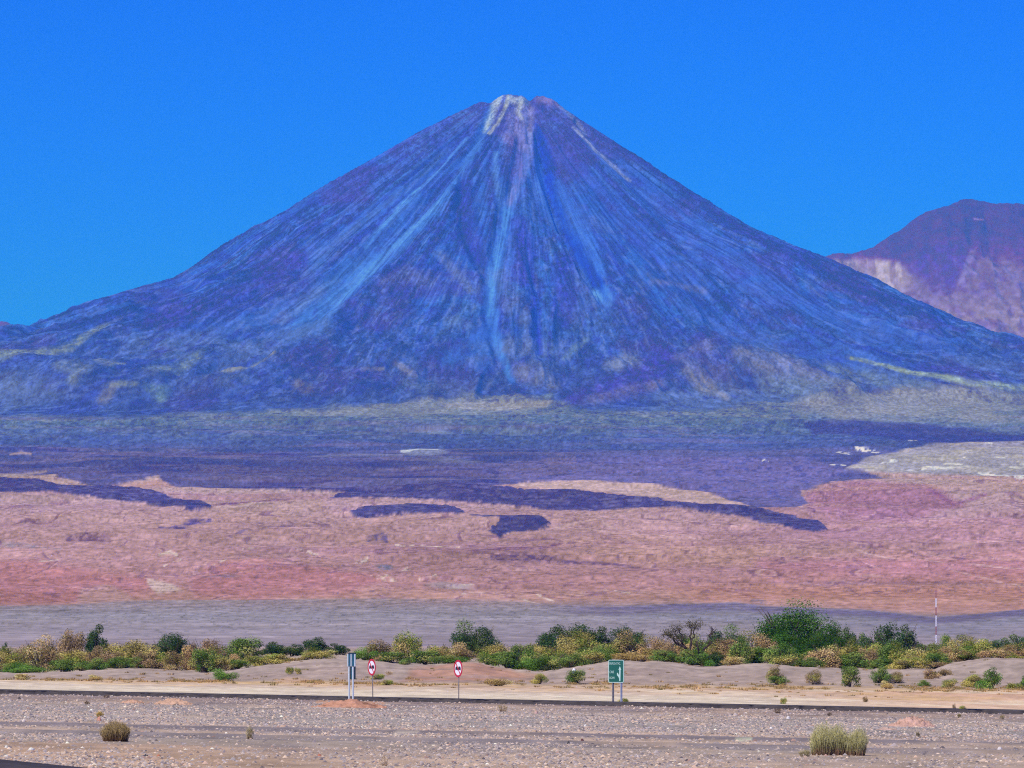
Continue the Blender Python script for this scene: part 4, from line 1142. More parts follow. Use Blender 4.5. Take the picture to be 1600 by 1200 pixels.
# radio mast far behind the trees
Ym = 1500.0
xm = (1462 - 800) / F * Ym; gm = float(plainH(Ym)) - .2
mast = empty('radio_mast', (xm, Ym, gm))
tag(mast, 'thin red and white banded lattice mast rising behind the trees on the right', 'radio mast')
M_mr = plain_mat('mast_red', (.36, .14, .14), .6, 0, .1, 3); M_mw = plain_mat('mast_white', (.82, .80, .82), .5, 0, .05, 3)
cuts = [(1016, 1011, 'r', .24), (1011, 992, 'w', .24), (992, 979, 'r', .21), (979, 962, 'w', .20), (962, 949, 'r', .20), (949, 935, 'w', .20), (935, 922, 'r', .13)]
for (ra, rb, c, hw_) in cuts:
    za, zb = zrow(ra, Ym) - gm, zrow(rb, Ym) - gm
    L = []
    legs = [(.8 * hw_ * math.cos(t), .8 * hw_ * math.sin(t)) for t in (R(90), R(210), R(330))]
    for (lx, ly) in legs: L.append(tube_vf((lx, ly, za), (lx, ly, zb), .045, .045, 5))
    nb = max(2, int((zb - za) / .55))
    for i in range(nb):
        q0, q1 = za + (zb - za) * i / nb, za + (zb - za) * (i + 1) / nb
        for a in range(3):
            b = (a + 1) % 3
            p, q = (legs[a], legs[b]) if i % 2 else (legs[b], legs[a])
            L.append(tube_vf((p[0], p[1], q0), (q[0], q[1], q1), .03, .03, 4))
    prim('mast_section', *join(L), M_mr if c == 'r' else M_mw, mast)
prim('antenna_rod', *tube_vf((0.06, 0, zrow(924, Ym) - gm), (0.06, 0, zrow(918, Ym) - gm), .05, .03, 6), M_mr, mast)

# ------------------------------------------------------------------ plants
leafmat = attr_mat('foliage', .15)
woodmat = plain_mat('bark', (.13, .095, .07), .9, 0, .3, 12, .05)
PAL = {   # base tone and two more for clumps (display values, turned into leaf colours)
    'olive': ((180, 166, 98), (132, 146, 70), (196, 176, 118)),
    'tan': ((196, 166, 122), (150, 146, 86), (166, 136, 104)),
    'brown': ((158, 134, 104), (126, 118, 76), (172, 146, 108)),
    'green': ((124, 144, 76), (94, 126, 58), (160, 158, 94)),
    'lime': ((116, 148, 70), (92, 130, 58), (152, 160, 88)),
    'dark': ((72, 98, 58), (54, 82, 52), (98, 116, 66)),
    'deep': ((68, 104, 42), (50, 86, 36), (90, 120, 50)),
    'straw': ((216, 188, 130), (200, 170, 110), (180, 156, 104)),
}
def crown(seed, kind, nleaf, leaf, blobs=16, spread=1.0, up=.5):
    """unit crown: width 1, height 1, made of leaf clumps round many lobes"""
    rs = np.random.RandomState(seed)
    pal = [lin(np.array(c, float)) * 1.0 for c in PAL[kind]]
    # lobes on a dome
    bx = []
    lean = rs.uniform(-.12, .12); sq = rs.uniform(.75, 1.1)
    for i in range(blobs):
        t = rs.rand() * 6.283; ph = math.acos(rs.rand() * .95)
        rad = .20 + .24 * rs.rand()
        c = np.array((math.sin(ph) * math.cos(t) * rad * spread, math.sin(ph) * math.sin(t) * rad * spread, .34 + .42 * math.cos(ph) * (.6 + .4 * rs.rand())))
        if i < blobs // 3: c[2] = .12 + .22 * rs.rand()
        c[0] += lean * c[2]; c[2] *= sq + .25 * math.sin(3 * t + seed)
        b = (.10 + .15 * rs.rand()) * (1 if blobs < 20 else .82)
        bx.append((c, b, rs.choice(3, p=(.45, .35, .2)), .55 + .8 * rs.rand()))  # random lobe tone, spread wide to imitate shaded hollows in the leaf colour
    n = nleaf
    idx = rs.choice(blobs, n, p=np.array([b[1] ** 2 for b in bx]) / sum(b[1] ** 2 for b in bx))
    C = np.array([bx[i][0] for i in idx]); B = np.array([bx[i][1] for i in idx])
    d = rs.randn(n, 3); d /= np.linalg.norm(d, axis=1)[:, None]
    rr = (.55 + .5 * rs.rand(n) ** .6)
    P = C + d * (B * rr * (1 + .25 * np.sin(7 * d[:, 0] + idx) * np.sin(6 * d[:, 1] + 2 * idx)))[:, None] * np.array((1, 1, .95))
    P += .018 * rs.randn(n, 3)
    # sprigs breaking the outline
    sp = rs.rand(n) < .07
    P[sp] += d[sp] * (.05 * rs.rand(sp.sum()))[:, None] + np.array((0, 0, .03)) * rs.rand(sp.sum())[:, None]
    P[:, 2] = np.where(P[:, 2] < .01, .01 + .06 * rs.rand(n), P[:, 2])
    nrm = d + .7 * rs.randn(n, 3) + np.array((0, 0, up)); nrm /= np.linalg.norm(nrm, axis=1)[:, None]
    a = np.cross(nrm, rs.randn(n, 3)); a /= np.linalg.norm(a, axis=1)[:, None]
    b = np.cross(nrm, a)
    s = leaf * (.6 + .8 * rs.rand(n))[:, None]
    V = np.stack([P + a * s, P - a * s * .5 + b * s * .6, P - a * s * .5 - b * s * .6], 1).reshape(-1, 3)
    tone = np.array([bx[i][3] for i in idx]) * (.78 + .44 * rs.rand(n))
    cc = np.array([pal[bx[i][2]] for i in idx]) 
    alt = rs.rand(n) < .18
    cc[alt] = pal[rs.randint(3)]
    cc = cc * tone[:, None] * 1.2 * np.array((1, 1.04, .9))
    V[:, 2] -= 0
    Fs = np.arange(n * 3).reshape(-1, 3)
    return V, Fs, np.clip(np.repeat(cc, 3, 0), .008, .8)

def stems(seed, n=7, top=.75, r=.018, lean=.45):
    rs = np.random.RandomState(seed)
    L = []
    for i in range(n):
        t = 6.283 * i / n + rs.rand(); q = lean * (.4 + .6 * rs.rand())
        p0 = Vector((.02 * math.cos(t), .02 * math.sin(t), -.06))
        p1 = Vector((q * .35 * math.cos(t), q * .35 * math.sin(t), top * .35))
        p2 = Vector((q * math.cos(t + .3), q * math.sin(t + .3), top * (.6 + .4 * rs.rand())))
        L += [tube_vf(p0, p1, r, r * .7, 5), tube_vf(p1, p2, r * .7, r * .25, 5)]
        p3 = p2 + Vector((.12 * math.cos(t - 1), .12 * math.sin(t - 1), .08))
        L.append(tube_vf(p1.lerp(p2, .5), p3, r * .4, r * .12, 4))
    return join(L)

PROTO = {}
def proto(kind, variant, big=0):
    key = (kind, variant, big)
    if key in PROTO: return PROTO[key]
    seed = sum(map(ord, kind)) * 7 + variant * 131 + big * 977
    n, leaf, bl = [(5200, .026, 17), (10000, .018, 30), (20000, .012, 50)][big]
    if kind == 'dark' or kind == 'deep': n = int(n * 1.25)
    V, Fs, C = crown(seed, kind, n, leaf, bl)
    me = mesh_np('crown', V, Fs, leafmat, C)
    Vs, Ss = stems(seed + 3)
    tr = prim('trunk', Vs, Ss, woodmat)
    PROTO[key] = (me.data, tr.data)
    bpy.data.objects.remove(me); bpy.data.objects.remove(tr)
    return PROTO[key]
rsp = np.random.RandomState(2024)
def plant(kind, U, top, w, Y, label, big=None, base=None, name=None, cat=None, group=None, depth=1.0):
    if base is not None:
        p = ground_hit(U, base); Y = p.y; x, g = p.x, p.z
    else:
        x = (U - 800) / F * Y; g = gz(x, Y)
    h = max(zrow(top, Y) - g, .25); h *= 1.36; W = w * Y / F * 1.55
    if big is None: big = 0 if w < 40 else (1 if w < 75 else 2)
    cm, tm = proto(kind, int(rsp.randint(3)), big)
    tree = h > 2.6 or kind in ('dark', 'deep')
    root = empty(name or ('tree' if tree else 'bush'), (x, Y, g - .02), rsp.rand() * 6.28)
    tag(root, label, cat or ('tree' if tree else 'bush'), group or 'bushes and trees along the sand bank')
    root.scale = (W, W * depth, h)
    for nm, me in (('crown', cm), ('trunk', tm)):
        o = bpy.data.objects.new(nm, me); col.objects.link(o); o.parent = root
    return root
# kind, bearing, apparent top, width, distance, what singles it out
BUSHES = [
 ('olive', -22, 1014, 52, 440, 'olive bush cut by the left edge of the view'),
 ('olive', 18, 1016, 46, 436, 'olive bush second from the left edge, left of the tall tan one'),
 ('tan', 62, 1004, 48, 436, 'tall tan-orange bush near the left edge, higher than its neighbours'),
 ('lime', 30, 1037, 46, 424, 'low bright green bush in front of the tall tan bush at far left'),
 ('lime', 48, 1041, 34, 421, 'lowest bright green bush at far left, in front of all the others there'),
 ('olive', 102, 1016, 42, 438, 'olive bush just right of the tall tan bush at far left'),
 ('green', 98, 1034, 34, 425, 'low green bush at the foot of the olive bush right of the tall tan one'),
 ('olive', 134, 1013, 42, 440, 'yellowish olive bush below the grey twiggy tree at left'),
 ('green', 128, 1036, 34, 424, 'low green bush right of centre in the far left thicket, before a brown gap'),
 ('brown', 160, 1015, 40, 434, 'brown bush under the twiggy trees at left'),
 ('olive', 192, 1002, 46, 445, 'olive bush on the left shoulder of the tallest olive bush at left'),
 ('olive', 222, 997, 56, 442, 'tallest rounded olive bush in the left thicket'),
 ('green', 196, 1028, 40, 426, 'low green bush beneath the tallest olive bush at left'),
 ('brown', 232, 1020, 34, 428, 'dark brown bush with a shaded hollow below the tallest olive bush'),
 ('olive', 256, 1022, 34, 430, 'yellow-green bush below the blackish tree at left'),
 ('tan', 276, 1027, 28, 425, 'small tan bush below right of the blackish tree'),
 ('green', 150, 1032, 28, 422, 'small green bush at the base of the brown bush under the twiggy trees'),
 ('tan', 318, 1001, 44, 440, 'tall tan bush immediately right of the blackish tree'),
 ('tan', 296, 1014, 30, 436, 'smaller tan bush tucked between the blackish tree and the tall tan bush'),
 ('green', 318, 1020, 32, 424, 'green bush in front of the tall tan bush right of the blackish tree'),
 ('green', 322, 1036, 24, 421, 'low green bush directly below the green bush right of the blackish tree'),
 ('olive', 342, 1028, 26, 424, 'rounded olive bush above the small dark green one alone on the bank'),
 ('tan', 362, 1026, 26, 428, 'tan bush with green base left of the dark round tree pair'),
 ('green', 373, 1033, 26, 424, 'low green bush in front of the dark round tree pair'),
 ('olive', 400, 1023, 36, 428, 'olive bush below the dark round tree pair on its right'),
 ('olive', 436, 1022, 34, 428, 'olive bush with shaded base where the sand bank rises, left of the blue board sign'),
 ('tan', 462, 1026, 26, 432, 'small low tan bush right of the olive bush on the rising bank'),
 ('olive', 500, 1013, 44, 432, 'smooth domed orange-olive bush left of the blue board sign'),
 ('lime', 570, 1014, 28, 430, 'green bush between the blue board sign and the left round sign'),
 ('tan', 598, 1010, 38, 436, 'tan bush behind the left round sign'),
 ('green', 612, 1021, 34, 426, 'low green bush right of the left round sign'),
 ('olive', 636, 997, 34, 432, 'tall pointed olive bush between the two round signs'),
 ('green', 634, 1030, 14, 410, 'little green bush on the bank right under the tall pointed olive bush'),
 ('olive', 684, 1007, 32, 438, 'olive bush halfway between the tall pointed bush and the right round sign'),
 ('green', 664, 1020, 38, 428, 'low green bush left of the right round sign'),
 ('tan', 712, 1010, 42, 438, 'tan bush directly behind the right round sign'),
 ('green', 704, 1023, 40, 427, 'low wide green bush around the right round sign'),
 ('olive', 772, 1003, 40, 434, 'olive-tan bush touching the dark solitary tree on its right'),
 ('green', 762, 1023, 34, 427, 'low green bush below the dark solitary tree'),
 ('green', 792, 1022, 38, 425, 'green bush low on the bank right of the dark solitary tree'),
 ('green', 812, 1010, 42, 434, 'mid-green bush left of the big green thicket'),
 ('lime', 828, 1030, 36, 421, 'lowest bright green bush in the big green thicket, at its left foot'),
 ('olive', 846, 1004, 44, 436, 'olive-green bush at the left shoulder of the big green thicket'),
 ('green', 856, 1022, 44, 424, 'green bush low in the middle of the big green thicket'),
 ('olive', 882, 1003, 48, 434, 'wide olive-green bush in the middle of the big green thicket'),
 ('olive', 903, 992, 48, 440, 'tallest olive-green bush in the big green thicket'),
 ('green', 896, 1022, 40, 426, 'green bush at the foot of the tallest bush of the big green thicket'),
 ('green', 928, 1006, 40, 434, 'green bush sloping down the right side of the big green thicket'),
 ('olive', 946, 1008, 32, 437, 'olive bush left behind the green direction sign'),
 ('olive', 922, 1020, 32, 427, 'small olive bush at the lower right of the big green thicket'),
 ('tan', 982, 1000, 38, 438, 'tan bush above the green direction sign on its right'),
 ('straw', 985, 1021, 42, 428, 'low straw-yellow bush just above the green direction sign'),
 ('straw', 1006, 1023, 28, 426, 'smaller straw-yellow bush right of the green direction sign'),
 ('tan', 1020, 998, 40, 438, 'tall tan bush between the green direction sign and the gnarled tree'),
 ('brown', 1038, 1008, 28, 434, 'brown bush left of the gnarled tree'),
 ('green', 1040, 1019, 34, 428, 'low green bush at the left foot of the gnarled tree'),
 ('tan', 1066, 1010, 28, 432, 'small tan bush in front of the gnarled trunk'),
 ('green', 1078, 1020, 30, 425, 'low green bush at the right foot of the gnarled tree'),
 ('green', 1094, 992, 40, 434, 'green bush with dark stems right of the gnarled tree'),
 ('lime', 1100, 1022, 22, 424, 'small bright green bush below the one with dark stems'),
 ('tan', 1130, 999, 40, 436, 'rounded tan-brown bush below the bluish dark tree'),
 ('dark', 1118, 1024, 30, 426, 'dark low bush in the shade under the rounded tan-brown bush'),
 ('straw', 1144, 1027, 28, 422, 'low straw-yellow bush on the crest below the bluish dark tree'),
 ('green', 1156, 1003, 26, 432, 'narrow green bush right of the rounded tan-brown bush'),
 ('tan', 1180, 993, 46, 438, 'tan and green bush at the left foot of the huge green tree'),
 ('green', 1184, 1016, 36, 428, 'green bush with a dark hollow left below the huge green tree'),
 ('green', 1216, 1012, 38, 426, 'light green bush in front of the huge green tree, left of its middle'),
 ('olive', 1226, 1026, 32, 423, 'low olive bush at the crest below the huge green tree'),
 ('green', 1252, 1024, 34, 425, 'low green bush below the middle of the huge green tree'),
 ('tan', 1284, 1008, 38, 428, 'bright tan bush in front of the huge green tree on its right'),
 ('green', 1268, 1030, 26, 422, 'small dark-based green bush left of the bright tan bush'),
 ('olive', 1318, 1003, 42, 436, 'olive bush right of the bright tan bush'),
 ('green', 1312, 1026, 30, 424, 'light green low bush right of the bright tan bush'),
 ('olive', 1342, 1006, 36, 440, 'olive bush below the small dark tree left of the dark pointed tree'),
 ('brown', 1352, 1016, 28, 430, 'brown-tinged bush among green ones left of the dark pointed tree'),
 ('green', 1332, 1024, 36, 422, 'green bush low on the crest, left below the dark pointed tree'),
 ('olive', 1370, 1008, 36, 436, 'olive bush at the left foot of the dark pointed tree'),
 ('green', 1390, 1014, 36, 430, 'green bush right beneath the dark pointed tree'),
 ('green', 1378, 1032, 34, 421, 'low green bush with brown patches below the dark pointed tree'),
 ('olive', 1416, 1008, 44, 432, 'light olive bush just right of the dark pointed tree'),
 ('olive', 1444, 1010, 46, 430, 'wide light olive bush left of the mast foot'),
 ('olive', 1412, 1030, 34, 422, 'low olive bush in front of the wide light olive one'),
 ('olive', 1440, 1031, 34, 421, 'low olive bush left below the mast foot, with a tan top'),
 ('tan', 1482, 1012, 48, 430, 'tan-olive bush sloping down to the right of the mast'),
 ('green', 1462, 1024, 30, 424, 'green bush below the mast foot'),
 ('brown', 1470, 1036, 30, 419, 'brown low bush at the lower end of the slope right of the mast'),
 ('olive', 1506, 997, 40, 440, 'yellow-topped olive bush right of the mast'),
 ('green', 1510, 1014, 34, 432, 'green bush below the yellow-topped one right of the mast'),
 ('olive', 1536, 1000, 26, 434, 'darker olive bush right of the yellow-topped one'),
 ('tan', 1552, 1012, 36, 430, 'pale tan bush on the crest toward the right edge'),
 ('tan', 1582, 1008, 40, 430, 'tan-brown bush beside the right edge'),
 ('olive', 1566, 1018, 28, 427, 'olive bush between the two tan ones at the right edge'),
 ('olive', 1586, 1026, 24, 415, 'small yellow-olive bush alone on the crest at the right edge'),
 ('olive', 1625, 1010, 46, 430, 'olive bush cut by the right edge of the view'),
]
for (k_, U, top, w, Y, lab) in BUSHES:
    plant(k_, U, top, w, Y + rsp.uniform(-3, 6), lab + ('' if 'bank' in lab or len(lab) > 40 else ', on the bank'))

BACK = [
 ('brown', 113, 990, 32, 520, 'grey-brown twiggy tree behind the left thicket, the left of two'),
 ('dark', 152, 991, 26, 520, 'sparse green and brown twiggy tree behind the left thicket, the right of two'),
 ('dark', 272, 993, 44, 520, 'blackish tree standing behind the left thicket'),
 ('dark', 254, 999, 22, 525, 'small dark green tree touching the blackish tree on its left'),
 ('dark', 8, 1010, 12, 520, 'tiny dark tree top at the left edge'),
 ('green', 366, 1007, 34, 520, 'dark round tree of the pair at left, the left and smaller one'),
 ('green', 386, 1003, 38, 515, 'dark round tree of the pair at left, the right and larger one'),
 ('dark', 428, 1009, 32, 530, 'low dark tree line left of the domed orange-olive bush'),
 ('dark', 456, 1010, 26, 530, 'small dark tree left behind the domed orange-olive bush'),
 ('dark', 494, 1003, 34, 520, 'dark green tree right above the domed orange-olive bush'),
 ('dark', 526, 1010, 26, 515, 'small dark tree just left of the blue board sign'),
 ('dark', 740, 981, 46, 505, 'dark solitary tree with a ragged crown right of the right round sign'),
 ('dark', 897, 979, 56, 520, 'wide dark green tree rising behind the big green thicket'),
 ('dark', 862, 994, 36, 525, 'lower dark green tree behind the big green thicket on its left'),
 ('dark', 936, 992, 34, 520, 'dark green tree behind the big green thicket on its right'),
 ('dark', 978, 983, 44, 515, 'dark green tree above the green direction sign'),
 ('dark', 998, 995, 18, 518, 'small dark tree touching the tree above the green direction sign'),
 ('dark', 1068, 1000, 30, 520, 'dark bush-like tree behind the gnarled trunk'),
 ('dark', 1134, 987, 40, 520, 'bluish dark tree between the gnarled tree and the huge green tree'),
 ('dark', 1350, 992, 28, 520, 'small dark green tree between the huge green tree and the dark pointed tree'),
 ('dark', 1325, 994, 20, 525, 'tiny dark tree right of the huge green tree'),
 ('dark', 1398, 979, 50, 500, 'dark pointed tree with a dense crown left of the mast'),
 ('dark', 1376, 992, 26, 503, 'lower dark tree touching the dark pointed tree on its left'),
 ('green', 1480, 999, 22, 520, 'small green tree right of the mast foot'),
 ('dark', 1562, 998, 30, 520, 'dark tree behind the pale tan bush near the right edge'),
 ('dark', 1590, 993, 32, 510, 'blackish twiggy tree at the right edge'),
 ('green', 1440, 1008, 40, 525, 'low green tree behind the wide light olive bush'),
]
for (k_, U, top, w, Y, lab) in BACK:
    plant(k_, U, top, w, Y, lab, name='tree', cat='tree', group='trees behind the sand bank')
plant('deep', 1238, 950, 96, 500, 'huge rounded green tree, the largest of all, right of centre', 2, name='tree', cat='tree', group='trees behind the sand bank', depth=.8)
plant('deep', 1292, 983, 54, 492, 'lower wide green tree joined to the right side of the huge green tree', 2, name='tree', cat='tree', group='trees behind the sand bank', depth=.8)
plant('deep', 1212, 993, 48, 492, 'lower green tree joined to the left side of the huge green tree', 1, name='tree', cat='tree', group='trees behind the sand bank', depth=.8)
plant('deep', 1258, 1004, 60, 480, 'dark green undergrowth tree beneath the huge green tree', 1, name='tree', cat='tree', group='trees behind the sand bank', depth=.8)

SMALL = [
 ('lime', 349, 1047, 25, 1064, 'small dark green bush alone on the sand bank at left'),
 ('olive', 452, 1041, 10, 1053, 'thin small bush on the bank left of the blue board sign, the larger of two'),
 ('olive', 465, 1045, 8, 1054, 'thin small bush on the bank left of the blue board sign, the smaller of two'),
 ('olive', 844, 1053, 17, 1069, 'small short-stemmed bush at the foot of the bank, left of the one with white scrap'),
 ('green', 901, 1050, 24, 1068, 'small green bush at the foot of the bank with a white scrap on top'),
 ('tan', 1214, 1048, 22, 1068, 'small tan-topped bush at the foot of the bank below the huge green tree'),
 ('green', 1214, 1058, 24, 1070, 'small green bush at the foot of the bank under the tan-topped one'),
 ('tan', 1270, 1053, 19, 1069, 'small tan bush at the foot of the bank right of the tan-topped one'),
 ('green', 1328, 1046, 24, 1073, 'twiggy green bush standing at the foot of the bank, left of the grey-green one'),
 ('green', 1376, 1046, 24, 1067, 'grey-green leaning bush at the foot of the bank below the dark pointed tree'),
 ('tan', 1398, 1054, 18, 1067, 'little tan bush touching the grey-green leaning bush'),
 ('straw', 1384, 1066, 14, 1077, 'tiny straw-yellow bush below the grey-green leaning bush'),
 ('tan', 1456, 1048, 20, 1062, 'rounded tan bush on the bank left of the dark-shaded one'),
 ('brown', 1476, 1044, 15, 1056, 'small dark-shaded bush on the bank below the mast'),
 ('green', 1445, 1064, 15, 1073, 'small low green bush at the foot of the bank below the mast'),
 ('olive', 1485, 1063, 18, 1075, 'small olive bush right of the low green one below the mast'),
 ('olive', 1524, 1055, 28, 1074, 'olive and tan bush left of the bright green one at far right'),
 ('lime', 1549, 1050, 26, 1077, 'bright green bush at the foot of the bank at far right'),
 ('olive', 1584, 1066, 20, 1077, 'low olive bush between the bright green one and the right edge'),
 ('lime', 1602, 1060, 14, 1077, 'green bush cut by the right edge at the foot of the bank'),
 ('olive', 590, 1053, 16, 1062, 'low olive clump right beside the post of the left round sign'),
 ('olive', 605, 1062, 14, 1071, 'low brownish clump right below the left round sign'),
 ('straw', 775, 1060, 26, 1072, 'straw-yellow clump at the foot of the bank right of the right round sign'),
 ('straw', 36, 1053, 20, 1062, 'straw-yellow clump at the far left foot of the bank'),
 ('straw', 148, 1056, 18, 1063, 'straw-yellow clump at the foot of the bank left of the middle of the left thicket'),
 ('brown', 1352, 1092, 7, 1097, 'tiny dark clump between the road and the bank, right of centre'),
 ('olive', 1225, 1095, 8, 1100, 'tiny olive clump beyond the road below the small tan bushes'),
 ('olive', 975, 1094, 12, 1099, 'tiny green clump at the foot of the green direction sign'),
 ('brown', 1491, 1105, 5, 1111, 'tiny dark upright clump at the roadside at right'),
 ('olive', 1505, 1107, 9, 1112, 'tiny olive clump at the roadside at right, beside the dark upright one'),
]
for (k_, U, top, w, base, lab) in SMALL:
    o = plant(k_, U, top, w, 0, lab, 0, base=base, name='bush', cat='bush', group='small bushes at the foot of the bank')
p = ground_hit(898, 1068)
V, Fs = lump(rsr, .13, .11, .2, 8, 5, .5, False)
o = mesh_np('plastic_scrap', V, Fs, plain_mat('white_plastic', (.8, .8, .78), .5, 0, .05, 6))
o.location = (p.x - .05, p.y - .1, zrow(1049, p.y)); tag(o, 'white scrap caught on top of a small green bush at the foot of the bank', 'litter')

# the gnarled tree and the bare snag: branches first, leaf tufts on their ends
def gnarled(U, top, w, Y, limbs, label, leafy, seed, name='gnarled_tree'):
    x = (U - 800) / F * Y; g = gz(x, Y) - .05
    s = Y / F
    root = empty(name, (x, Y, g)); tag(root, label, 'tree', None)
    rs = np.random.RandomState(seed)
    L, ends = [], []
    for pts in limbs:          # (offset in bearing, apparent row, radius px)
        P = [Vector(((q[0]) * s, rs.uniform(-.25, .25), zrow(q[1], Y) - g)) for q in pts]
        for a in range(len(P) - 1):
            m_ = P[a].lerp(P[a + 1], .5) + Vector((rs.uniform(-.08, .08), 0, rs.uniform(-.08, .08)))
            ra, rb = pts[a][2] * s, pts[a + 1][2] * s
            L += [tube_vf(P[a], m_, ra, (ra + rb) / 2, 7), tube_vf(m_, P[a + 1], (ra + rb) / 2, rb, 7)]
        ends.append(P[-1])
        for _ in range(5):
            a = rs.randint(max(1, len(P) - 2), len(P)); q = P[a - 1].lerp(P[a], rs.rand())
            e = q + Vector((rs.uniform(-.45, .45), rs.uniform(-.4, .4), rs.uniform(0, .5)))
            L.append(tube_vf(q, e, .03, .012, 4)); ends.append(e)
    prim('trunk', *join(L), plain_mat('dark_bark', (.07, .05, .042), .9, 0, .3, 10, .05), root)
    Vs, Cs = [], []
    pal = [lin(np.array(c, float)) for c in ((104, 104, 70), (128, 116, 84), (84, 84, 58))]
    for e in ends:
        n = int(leafy * (.5 + rs.rand()))
        P = np.array(e)[None] + rs.randn(n, 3) * np.array((.22, .22, .17))
        a = rs.randn(n, 3); a /= np.linalg.norm(a, axis=1)[:, None]; b = np.cross(a, rs.randn(n, 3)); b /= np.linalg.norm(b, axis=1)[:, None]
        q = .05 * (.6 + .8 * rs.rand(n))[:, None]
        Vs.append(np.stack([P + a * q, P - a * q * .5 + b * q * .7, P - a * q * .5 - b * q * .7], 1).reshape(-1, 3))
        Cs.append(np.repeat(np.array([pal[rs.randint(3)] for _ in range(n)]) * (.7 + .6 * rs.rand(n, 1)), 3, 0))
    V = np.concatenate(Vs); mesh_np('crown', V, np.arange(len(V)).reshape(-1, 3), leafmat, np.concatenate(Cs), parent=root)
gnarled(1078, 977, 50, 428, [
    [(0, 1034, 3.2), (-2, 1020, 2.6), (-8, 1011, 2.2), (-20, 1006, 1.7), (-27, 998, 1.2), (-31, 990, .8)],
    [(-8, 1011, 1.8), (-14, 1002, 1.3), (-12, 992, 1.0), (-18, 984, .7)],
    [(-2, 1018, 2.0), (2, 1004, 1.6), (-1, 994, 1.2), (2, 984, .9), (-2, 978, .6)],
    [(2, 1002, 1.3), (7, 995, 1.0), (6, 984, .7), (10, 979, .5)],
    [(-27, 998, .9), (-38, 992, .7), (-42, 994, .5)], [(-20, 1006, 1.0), (-24, 988, .8), (-22, 985, .5)]],
    'gnarled tree with bare crooked limbs and sparse leaf tufts right of the green direction sign', 60, 5)
gnarled(1096, 985, 20, 426, [
    [(0, 1042, 2.8), (-1, 1026, 2.2), (4, 1014, 1.8), (12, 1006, 1.4), (16, 1002, 1.0)],
    [(-1, 1026, 1.8), (-6, 1012, 1.3), (-8, 1002, .9)]],
    'dark forked trunk in front of the green bush right of the gnarled tree', 14, 9, 'forked_tree')
gnarled(1110, 978, 12, 505, [[(0, 1004, 1.2), (-2, 992, .9), (3, 984, .7), (1, 979, .5)], [(-2, 994, .8), (5, 988, .5), (8, 990, .4)]],
    'thin bare snag poking up above the bluish dark tree', 2, 12, 'bare_snag')

# shrubs on the near gravel: fans of stiff stems
def broom(px, py, w, h, label, seed, n, tips, mids, basec, lobes):
    p = ground_hit(px, py); s = p.y / F
    W, H = w * s, h * s
    rs = np.random.RandomState(seed)
    root = empty('shrub', p - Vector((0, 0, .02)))
    tag(root, label, 'shrub')
    Vs, Fss, Cs, k = [], [], [], 0
    Vw, Fw, Cw, kw = [], [], [], 0
    tips, mids, basec = [lin(np.array(c, float)) * .95 for c in (tips, mids, basec)]
    def blade(p0, p1, p2, r, c0, c1, c2, woody):
        nonlocal k, kw
        d = (p2 - p0); a = np.cross(d, (rs.randn(3))); a /= np.linalg.norm(a) + 1e-9
        b = np.cross(d / (np.linalg.norm(d) + 1e-9), a)
        V = np.array([p0 + a * r, p0 - a * r * .5 + b * r * .8, p0 - a * r * .5 - b * r * .8, p1 + a * r * .8, p1 - a * r * .4 + b * r * .6, p1 - a * r * .4 - b * r * .6, p2])
        Fq = [(0, 1, 4), (0, 4, 3), (1, 2, 5), (1, 5, 4), (2, 0, 3), (2, 3, 5), (3, 4, 6), (4, 5, 6), (5, 3, 6)]
        C = np.array([c0] * 3 + [c1] * 3 + [c2])
        if woody: Vw.append(V); Fw.append(np.array(Fq) + kw); Cw.append(C); kw += 7
        else: Vs.append(V); Fss.append(np.array(Fq) + k); Cs.append(C); k += 7
    for i in range(n):
        lx, lw, lh = lobes[rs.choice(len(lobes), p=np.array([l[1] * l[2] for l in lobes]) / sum(l[1] * l[2] for l in lobes))]
        cx = lx * W
        q = rs.rand() ** .5; t = rs.rand() * 6.283
        bx = np.array((cx + lw * W * .30 * q * math.cos(t), lw * W * .3 * q * math.sin(t), 0))
        ex = np.array((cx + lw * W * .52 * q * math.cos(t) * (1 + .1 * rs.randn()), lw * W * .5 * q * math.sin(t), 0))
        L = H * lh * (1.02 - .45 * q ** 2) * (.72 + .34 * rs.rand())
        p0, p2 = bx, ex + np.array((0, 0, L)); p1 = p0 * .55 + p2 * .45 + .012 * rs.randn(3) * np.array((1, 1, .2)); p1[2] = L * .5
        tone = .65 + .7 * rs.rand()
        blade(p0, p1, p2, .0035 * (.7 + .6 * rs.rand()), basec * tone, mids * tone, tips * tone, False)
        if i % 3 == 0: blade(p0, (p0 + p1) / 2, p1, .008, basec * .7, basec * .8, basec, True)
        for _ in range(3):
            f = .35 + .6 * rs.rand(); c = p1 * (1 - f) + p2 * f if f > .4 else p0 * (1 - f) + p1 * f
            e = c + np.array((rs.uniform(-.05, .05), rs.uniform(-.05, .05), .03 + .06 * rs.rand()))
            blade(c, (c + e) / 2, e, .0028, mids * tone, tips * tone, tips * tone * 1.1, False)
    mesh_np('foliage', np.concatenate(Vs), np.concatenate(Fss), leafmat, np.concatenate(Cs), parent=root)
    mesh_np('stems', np.concatenate(Vw), np.concatenate(Fw), attr_mat('stem_wood'), np.concatenate(Cw), parent=root)
    return root
broom(1312, 1180, 92, 54, 'big olive shrub of stiff upright stems on the gravel at lower right', 701, 1500, (204, 200, 142), (176, 170, 114), (150, 118, 94),
      [(-.26, .48, 1.0), (-.02, .34, .96), (.18, .30, .72), (.33, .32, .86), (-.42, .2, .6)])
